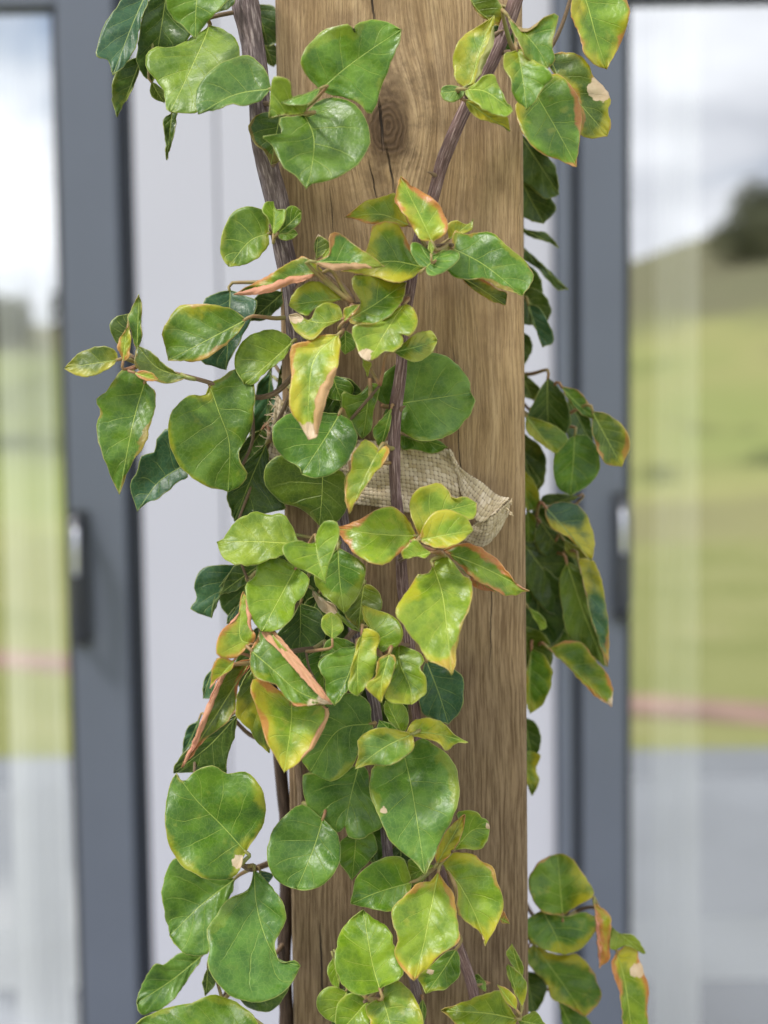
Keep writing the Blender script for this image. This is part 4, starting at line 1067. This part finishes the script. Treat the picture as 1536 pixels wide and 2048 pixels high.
q1 14 0.3 0 d 0 0 | 455,1178 | 330,1168 250,1230 180,1240 118,1350 | 93,1442 | 110,1503 200,1492 292,1422 382,1302 | m=280,1320
q1 40 0.6 0 g 0.15 0 | 785,1610 | 722,1500 620,1430 500,1397 400,1440 250,1468 120,1530 | 55,1595 | 200,1750 450,1800 700,1700 | wv=2.5
q1 18 0 0 k 0 0 | 482,1245 | 452,1330 | 470,1405 | 524,1330
q1 18 -0.2 0 k 0 0 | 620,1390 | 720,1475 830,1488 905,1400 | 950,1308 | 800,1360
q1 16 0.1 0 t 0 0 | 765,715 | 758,765 | 800,805 | 840,740

c6 71 0.5 0.3 l 0.1 0.6 | 468,676 | 456,715 540,800 640,915 740,1020 | 795,1050 | 745,975 665,872 590,780 520,705 | un=1;wv=0.3;fo=0;ar=0.05
c6 66 0.4 0.2 o 0.05 0.75 | 262,908 | 232,955 192,1050 140,1190 98,1290 | 62,1372 | 108,1275 150,1170 192,1070 236,980 | un=1;wv=0.3;fo=0
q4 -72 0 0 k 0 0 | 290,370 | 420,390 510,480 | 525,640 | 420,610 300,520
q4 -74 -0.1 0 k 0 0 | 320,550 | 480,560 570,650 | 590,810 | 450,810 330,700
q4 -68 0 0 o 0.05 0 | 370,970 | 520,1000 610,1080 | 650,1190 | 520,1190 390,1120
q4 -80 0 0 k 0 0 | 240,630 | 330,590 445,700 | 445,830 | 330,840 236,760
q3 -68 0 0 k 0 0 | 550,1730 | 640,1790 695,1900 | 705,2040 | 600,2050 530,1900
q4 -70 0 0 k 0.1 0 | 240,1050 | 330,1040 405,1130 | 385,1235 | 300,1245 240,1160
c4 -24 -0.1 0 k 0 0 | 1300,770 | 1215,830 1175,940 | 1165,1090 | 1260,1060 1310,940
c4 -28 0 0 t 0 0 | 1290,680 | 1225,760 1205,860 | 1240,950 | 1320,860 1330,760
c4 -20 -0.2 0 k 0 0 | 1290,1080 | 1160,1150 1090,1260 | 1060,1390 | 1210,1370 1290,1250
px 9 0 0 k 0 0 | 640,1185 | 600,1215 570,1270 | 590,1330 | 650,1300 680,1230
px 8 0 0 k 0 0 | 690,1150 | 655,1200 660,1260 | 705,1300 | 740,1240 730,1180
px 10 0.1 0 g 0 0 | 735,1215 | 700,1270 715,1330 | 760,1370 | 790,1310 775,1245
px 8 0 0 k 0 0 | 655,1330 | 600,1360 590,1420 | 620,1480 | 680,1440 690,1370
px 8 -0.1 0 k 0 0 | 770,1345 | 720,1390 715,1450 | 760,1500 | 810,1460 810,1390
px 7 0 0 g 0.05 0 | 730,1560 | 690,1620 705,1690 | 750,1730 | 790,1680 775,1600
px 9 0 0 k 0 0 | 800,1680 | 760,1730 770,1790 | 810,1830 | 845,1780 840,1710
px 10 0 0 k 0 0 | 660,750 | 640,800 660,850 | 700,870 | 730,820 710,765
px 8 -0.1 0 k 0 0 | 585,1085 | 545,1130 560,1190 | 610,1210 | 650,1160 635,1100
px 6 0 0 k 0 0 | 700,1970 | 660,2000 670,2060 | 720,2080 | 760,2040 745,1985
px -8 0 0 k 0 0 | 500,1110 | 450,1150 440,1210 | 480,1250 | 530,1220 540,1150
px -14 -0.1 0 k 0 0 | 530,1240 | 480,1290 470,1360 | 510,1400 | 555,1350 560,1280
px -60 0 0 k 0 0 | 1040,520 | 1075,545 1085,590 | 1060,625 | 1035,590
px -62 0 0 k 0.1 0 | 1040,860 | 1085,900 1090,960 | 1060,1000 | 1035,940
px -60 0 0 k 0 0 | 1042,1080 | 1120,1090 1160,1150 | 1150,1230 | 1090,1220 1045,1150
px -56 0 0 o 0.1 0 | 1045,1250 | 1090,1270 1105,1320 | 1075,1370 | 1045,1320
'''


def smooth01(x, a, b):
    x = max(0.0, min(1.0, (x - a) / (b - a)))
    return x * x * (3 - 2 * x)


def make_leaf(idx, line):
    part = [s.strip() for s in line.split('|')]
    hd = part[0].split()
    ox, oy, sc = CROP[hd[0]]
    d, pch, yw = float(hd[1]), float(hd[2]), float(hd[3])
    kind, yel, red = hd[4], float(hd[5]), float(hd[6])

    def pts(s):
        return [Vector((ox + float(a.split(',')[0]) / sc, oy + float(a.split(',')[1]) / sc)) for a in s.split()]
    base = pts(part[1])[0]; ch1 = pts(part[2]); tip = pts(part[3])[0]; ch2 = pts(part[4])

    def run(c):
        pl = [base] + c + [tip]
        return sum((pl[k + 1] - pl[k]).length for k in range(len(pl) - 1))
    ch1 = min(ch1, ch1[::-1], key=run)      # both sides run from the stalk to the tip
    ch2 = min(ch2, ch2[::-1], key=run)
    opt = {}
    if len(part) > 5:
        for o_ in part[5].split(';'):
            if '=' in o_:
                k_, v_ = o_.strip().split('=')
                opt[k_.strip()] = v_
    rg = random.Random(idx * 7 + 3)
    length = (tip - base).length
    big = max(length, max((p - base).length for p in ch1 + ch2))
    N = 14 if big < 70 else (22 if big < 160 else 30)
    Ms = 5 if big < 70 else 9
    mid = catmull([base] + (pts(opt['m']) if 'm' in opt else [base.lerp(tip, 0.5) + Vector((rg.uniform(-1, 1), rg.uniform(-1, 1))) * length * 0.02]) + [tip], N)
    C = [catmull([base] + ch1 + [tip], N), catmull([base] + ch2 + [tip], N)]
    # fine irregularity of the margin
    for si in (0, 1):
        for i in range(1, N):
            tdir = (C[si][i + 1] - C[si][i - 1]).normalized()
            nn = Vector((-tdir.y, tdir.x))
            C[si][i] = C[si][i] + nn * (noise.noise(Vector((i * 0.55, idx * 1.7, si * 9.0))) * 3.2 * min(1, big / 150))
    ctr = sum(C[0] + C[1], Vector((0, 0))) / (2 * len(C[0]))
    fold = float(opt.get('fo', rg.uniform(0.12, 0.42)))
    wave = float(opt.get('wv', rg.uniform(0.9, 2.2))) * min(1.0, big / 140)
    arch = float(opt.get('ar', rg.uniform(0.02, 0.10)))
    wf = [rg.uniform(1.6, 2.8), rg.uniform(1.6, 2.8)]
    wp = [rg.uniform(0, 6.28), rg.uniform(0, 6.28)]
    dryv = float(opt.get('dry', 0.0))
    Lmm = length * MMPP

    def depth(p, u, s, si, hw):
        q = d + pch * (p.y - ctr.y) * MMPP + yw * (p.x - ctr.x) * MMPP
        q += fold * hw * (s ** 1.25) * (0.35 + 0.65 * math.sin(math.pi * min(1, 0.12 + u)))
        q += wave * s * s * math.sin(6.283 * wf[si] * u + wp[si]) * smooth01(u, 0, 0.15)
        q -= arch * Lmm * (u - 0.45) ** 2 * 2.2
        q += 1.0 * min(1.0, big / 140) * noise.noise(Vector((p.x * 0.018, p.y * 0.018, idx * 2.1))) * 2
        q += 0.6 * math.sin((u - 0.22 * s) * 5.2 * 6.283 + si * 1.3) * s * (1 - s) * 3 * min(1.0, big / 180)
        return q
    V, VA, LFv, LG = [], [], [], []
    ids = {}
    for i in range(N + 1):
        u = i / N
        for si, sg in ((0, -1), (1, 1)):
            cv = C[si][i] - mid[i]
            hw = cv.length * MMPP
            for j in range(Ms + 1):
                if j == 0 and si == 1:
                    ids[(i, 0)] = ids[(i, 0)]
                    continue
                s = j / Ms
                p = mid[i] + cv * s
                key = (i, sg * j)
                ids[key] = len(V)
                V.append((p, depth(p, u, s, si, hw)))
                LFv.append([u, sg * s, 0.0])
                LG.append([s * hw, 0.0, 0.0])
    # distance to the margin in the leaf's own plane (mm)
    poly = C[0] + list(reversed(C[1]))[1:-1]
    # stalk end is not margin
    for k, (p, q) in enumerate(V):
        best = 1e9
        for a_ in range(len(poly)):
            A = poly[a_]; B = poly[(a_ + 1) % len(poly)]
            ab = B - A
            l2 = ab.length_squared
            tt = 0 if l2 < 1e-9 else max(0, min(1, (p - A).dot(ab) / l2))
            dd = (A + ab * tt - p).length_squared
            if dd < best: best = dd
        LFv[k][2] = math.sqrt(best) * MMPP
        LG[k][1] = Lmm / 5.2
        LG[k][2] = dryv * smooth01(LFv[k][0], 0.70, 1.0) if dryv > 0 else 0.0
    if 'dp' in opt:            # a dry patch of its own: x,y,radius in crop units
        dx, dy, dr = [float(z_) for z_ in opt['dp'].split(',')]
        cc = Vector((ox + dx / sc, oy + dy / sc))
        for k, (p, q) in enumerate(V):
            LG[k][2] = max(LG[k][2], 1.0 - smooth01((p - cc).length * sc / dr, 0.5, 1.1))
    faces, mi = [], []
    for i in range(N):
        for j in range(-Ms, Ms):
            a_, b_, c_, e_ = ids[(i, j)], ids[(i, j + 1)], ids[(i + 1, j + 1)], ids[(i + 1, j)]
            q = []
            for z_ in (a_, b_, c_, e_):
                if z_ not in q: q.append(z_)
            faces.append(q); mi.append(0)
    # rolled-over margins showing the underside
    if 'fl' in opt:
        for spec in opt['fl'].split('/'):
            sd_, u0, u1, wd = [float(z_) for z_ in spec.split(',')]
            si = int(sd_) - 1
            sg = -1 if si == 0 else 1
            i0, i1 = int(u0 * N), int(u1 * N)
            cols = 6
            fid = {}
            for i in range(i0, i1 + 1):
                tt = (i - i0) / max(1, i1 - i0)
                wloc = wd * (math.sin(math.pi * min(1, max(0, tt * 0.94 + 0.03))) ** 0.6) * (1 + 0.25 * noise.noise(Vector((i * 0.5, idx, 4))))
                inward = (mid[i] - C[si][i])
                hwp = max(inward.length, 1e-6)
                inward = inward / hwp
                for c_ in range(cols + 1):
                    if c_ == 0:
                        fid[(i, 0)] = ids[(i, sg * Ms)]
                        continue
                    k = c_ / cols
                    p = C[si][i] + inward * wloc * k
                    s = max(0.0, 1 - wloc * k / hwp)
                    q = depth(p, i / N, s, si, hwp * MMPP) + 1.1 * math.sqrt(k) + wloc * MMPP * 0.42 * math.sin(math.pi * k * 0.8)
                    fid[(i, c_)] = len(V)
                    V.append((p, q))
                    LFv.append([i / N, sg * s, (1 - k) * 2.0 + (0.2 if k == 1 else 1.2)])
                    LG.append([9.0, 50.0, 0.0])
            for i in range(i0, i1):
                for c_ in range(cols):
                    qd = [fid[(i, c_)], fid[(i, c_ + 1)], fid[(i + 1, c_ + 1)], fid[(i + 1, c_)]]
                    if sg < 0: qd.reverse()
                    faces.append(qd); mi.append(1)
    if 'un' in opt: mi = [1] * len(mi)
    verts = [P(p.x, p.y, q) for p, q in V]
    # orient: first face should look at the camera
    acc = Vector((0, 0, 0))
    for q in faces[:2 * Ms * N]:
        A, B, Cc = verts[q[0]], verts[q[1]], verts[q[2]]
        acc += (B - A).cross(Cc - A)
    nmain = 2 * Ms * N
    if acc.y > 0:
        for z_ in range(nmain): faces[z_] = list(reversed(faces[z_]))
    for z_ in range(nmain, len(faces)):
        A, B, Cc = verts[faces[z_][0]], verts[faces[z_][1]], verts[faces[z_][2]]
        if (B - A).cross(Cc - A).y > 0: faces[z_] = list(reversed(faces[z_]))
    org = verts[ids[(0, 0)]]
    o = mesh_obj('leaf', verts, faces, [M['leaf'], M['leaf_under'], M['leaf_under']], vine, True, org, mi)
    me = o.data
    jit = [1 + rg.uniform(-0.12, 0.12) for _ in range(3)]
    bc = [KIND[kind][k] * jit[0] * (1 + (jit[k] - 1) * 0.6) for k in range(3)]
    for nm_, data in (('lf', LFv), ('lg', LG)):
        at = me.attributes.new(nm_, 'FLOAT_VECTOR', 'POINT')
        at.data.foreach_set('vector', [c for r_ in data for c in r_])
    nv = len(verts)
    at = me.attributes.new('tint', 'FLOAT_COLOR', 'POINT'); at.data.foreach_set('color', [yel, red, rg.random(), 1.0] * nv)
    at = me.attributes.new('base', 'FLOAT_COLOR', 'POINT'); at.data.foreach_set('color', [*bc, 1.0] * nv)
    so = o.modifiers.new('thickness', 'SOLIDIFY')
    so.thickness = 0.00032; so.offset = -1.0; so.material_offset = 1; so.use_even_offset = False
    if 'n' in opt: o['label'] = opt['n']
    # stalk to the nearest stem or twig
    best, bp, br = 1e9, None, 0
    for q, r_ in STEM_PTS:
        dd = (q - org).length_squared
        if dd < best: best, bp, br = dd, q, r_
    best = math.sqrt(best)
    inner = verts[ids[(1, 0)]]
    back = (org - inner).normalized()
    if best > 0.001:
        if best < 0.045:
            end = bp
        else:
            end = org + (bp - org).normalized() * 0.02 + Vector((0, 0.012, 0))
        m1 = org + back * min(0.004, best * 0.25) + Vector((0, 0.001, 0))
        m2 = m1.lerp(end, 0.55) + Vector((0, 0.10 * best, -0.03 * best))
        pth = catmull([inner + Vector((0, 0.0006, 0)), org + Vector((0, 0.0004, 0)), m1, m2, end], 10)
        w_ = 0.00075 if big < 90 else 0.0010
        v, f = tubeverts(pth, [w_ * (0.75 + 0.05 * k) for k in range(11)], 7)
        pe = mesh_obj('petiole', v, f, M['petiole'], o, True, org)
    return o


LEAF_LINES = [l for l in LEAVES.strip().splitlines() if l.strip() and not l.startswith('#')]
for i_, l_ in enumerate(LEAF_LINES):
    make_leaf(i_ + 1, l_)

# ------------------------------------------------------------------ the hessian tie round vine and post
tie = empty('hessian_tie', P(740, 950, 3))
tag(tie, 'strip of coarse tan hessian cloth tied round the vine and post with folded frayed end', 'cloth tie')


def weave_patch(name, top, bot, period=0.0021, amp=0.00055, seed=0):
    A = [P(*q) for q in top]; B = [P(*q) for q in bot]
    n0 = 60
    la = sum((A[i + 1] - A[i]).length for i in range(len(A) - 1)); lb = sum((B[i + 1] - B[i]).length for i in range(len(B) - 1))
    hm = sum(((catmull(A, 6)[i] - catmull(B, 6)[i]).length for i in range(7))) / 7
    nxc = max(3, int(max(la, lb) / period)); nyc = max(3, int(hm / period))
    K = 5
    nu, nv = nxc * K, nyc * K
    a, b = catmull(A, nu), catmull(B, nu)
    base = []
    for i in range(nu + 1):
        row = []
        for j in range(nv + 1):
            v = j / nv
            p = a[i].lerp(b[i], v)
            p = p + Vector((0, 0.0018 * noise.noise(Vector((i * 0.035, j * 0.06, seed))) * 2 - 0.002 * math.sin(math.pi * v), 0))
            wob = 0.0004 * noise.noise(Vector((i * 0.3, j * 0.02, seed + 3)))
            row.append(p + Vector((wob, 0, 0.0004 * noise.noise(Vector((i * 0.02, j * 0.3, seed + 7))))))
        base.append(row)
    V, WVv = [], []
    for i in range(nu + 1):
        for j in range(nv + 1):
            du = base[min(i + 1, nu)][j] - base[max(i - 1, 0)][j]
            dv = base[i][min(j + 1, nv)] - base[i][max(j - 1, 0)]
            nn = du.cross(dv)
            nn = nn.normalized() if nn.length > 1e-12 else Vector((0, -1, 0))
            if nn.y > 0: nn = -nn
            fx, fy = (i % K) / K, (j % K) / K
            ci, cj = i // K, j // K
            h = (math.sin(math.pi * fx) ** (0.4 if (ci + cj) % 2 else 0.9)) * (math.sin(math.pi * fy) ** (0.9 if (ci + cj) % 2 else 0.4))
            h *= 0.75 + 0.25 * noise.noise(Vector((ci * 1.3, cj * 1.7, seed)))
            V.append(base[i][j] + nn * amp * h)
            gp = (1 - math.sin(math.pi * fx)) * (1 - math.sin(math.pi * fy))
            gp = max(gp, 0.42 * (1 - math.sin(math.pi * (fy if (ci + cj) % 2 else fx))))
            WVv.append((i / K, j / K, gp))
    F_ = []
    for i in range(nu):
        for j in range(nv):
            n = i * (nv + 1) + j
            F_.append([n, n + 1, n + nv + 2, n + nv + 1])
    o = mesh_obj(name, V, F_, M['hessian'], tie, True, tie.location)
    at = o.data.attributes.new('wv', 'FLOAT_VECTOR', 'POINT')
    at.data.foreach_set('vector', [c for r_ in WVv for c in r_])
    so = o.modifiers.new('thickness', 'SOLIDIFY'); so.thickness = 0.0008; so.offset = 0
    return o


weave_patch('band', [(553, 790, 3), (620, 850, 5), (700, 878, 5), (790, 884, 5), (870, 890, 6), (906, 905, 8)],
            [(526, 984, 6), (600, 985, 9), (700, 1006, 11), (780, 1018, 12), (860, 1034, 12), (928, 1056, 12)], seed=1)
weave_patch('folded_end', [(897, 898, 9), (925, 938, 13), (965, 967, 17), (995, 990, 20), (1019, 996, 23)],
            [(899, 903, 8), (916, 950, 10), (923, 985, 13), (955, 1042, 22), (988, 1030, 25)], 0.0017, seed=2)
weave_patch('folded_end', [(953, 1043, 21), (986, 1031, 24), (1003, 1014, 24), (1019, 1000, 22)],
            [(926, 1078, 10), (967, 1092, 10), (996, 1062, 12), (1014, 1030, 16)], 0.0019, seed=3)
fv, ff = [], []
rg = random.Random(11)
for k in range(46):
    if k < 34:
        tt = k / 33
        x, y, d = 553 - 27 * tt, 790 + 194 * tt, 3 + 3 * tt
        ex, ey = x - rg.uniform(8, 30), y + rg.uniform(-12, 14)
    else:
        x, y, d = rg.uniform(1004, 1018), rg.uniform(992, 1030), 22
        ex, ey = x + rg.uniform(4, 14), y + rg.uniform(-8, 8)
    A, B = P(x + 4, y, d), P(ex, ey, d + rg.uniform(-4, 5))
    pth = catmull([A, A.lerp(B, 0.5) + Vector((0, rg.uniform(-1, 1) * 0.001, rg.uniform(-1, 1) * 0.0015)), B], 6)
    v, f = tubeverts(pth, [0.00042 * (1 - q / 9) for q in range(7)], 5)
    n = len(fv)
    fv += v; ff += [[i + n for i in q] for q in f]
o = mesh_obj('frayed_fibres', fv, ff, M['fibre'], tie, True, tie.location)
o['kind'] = 'stuff'
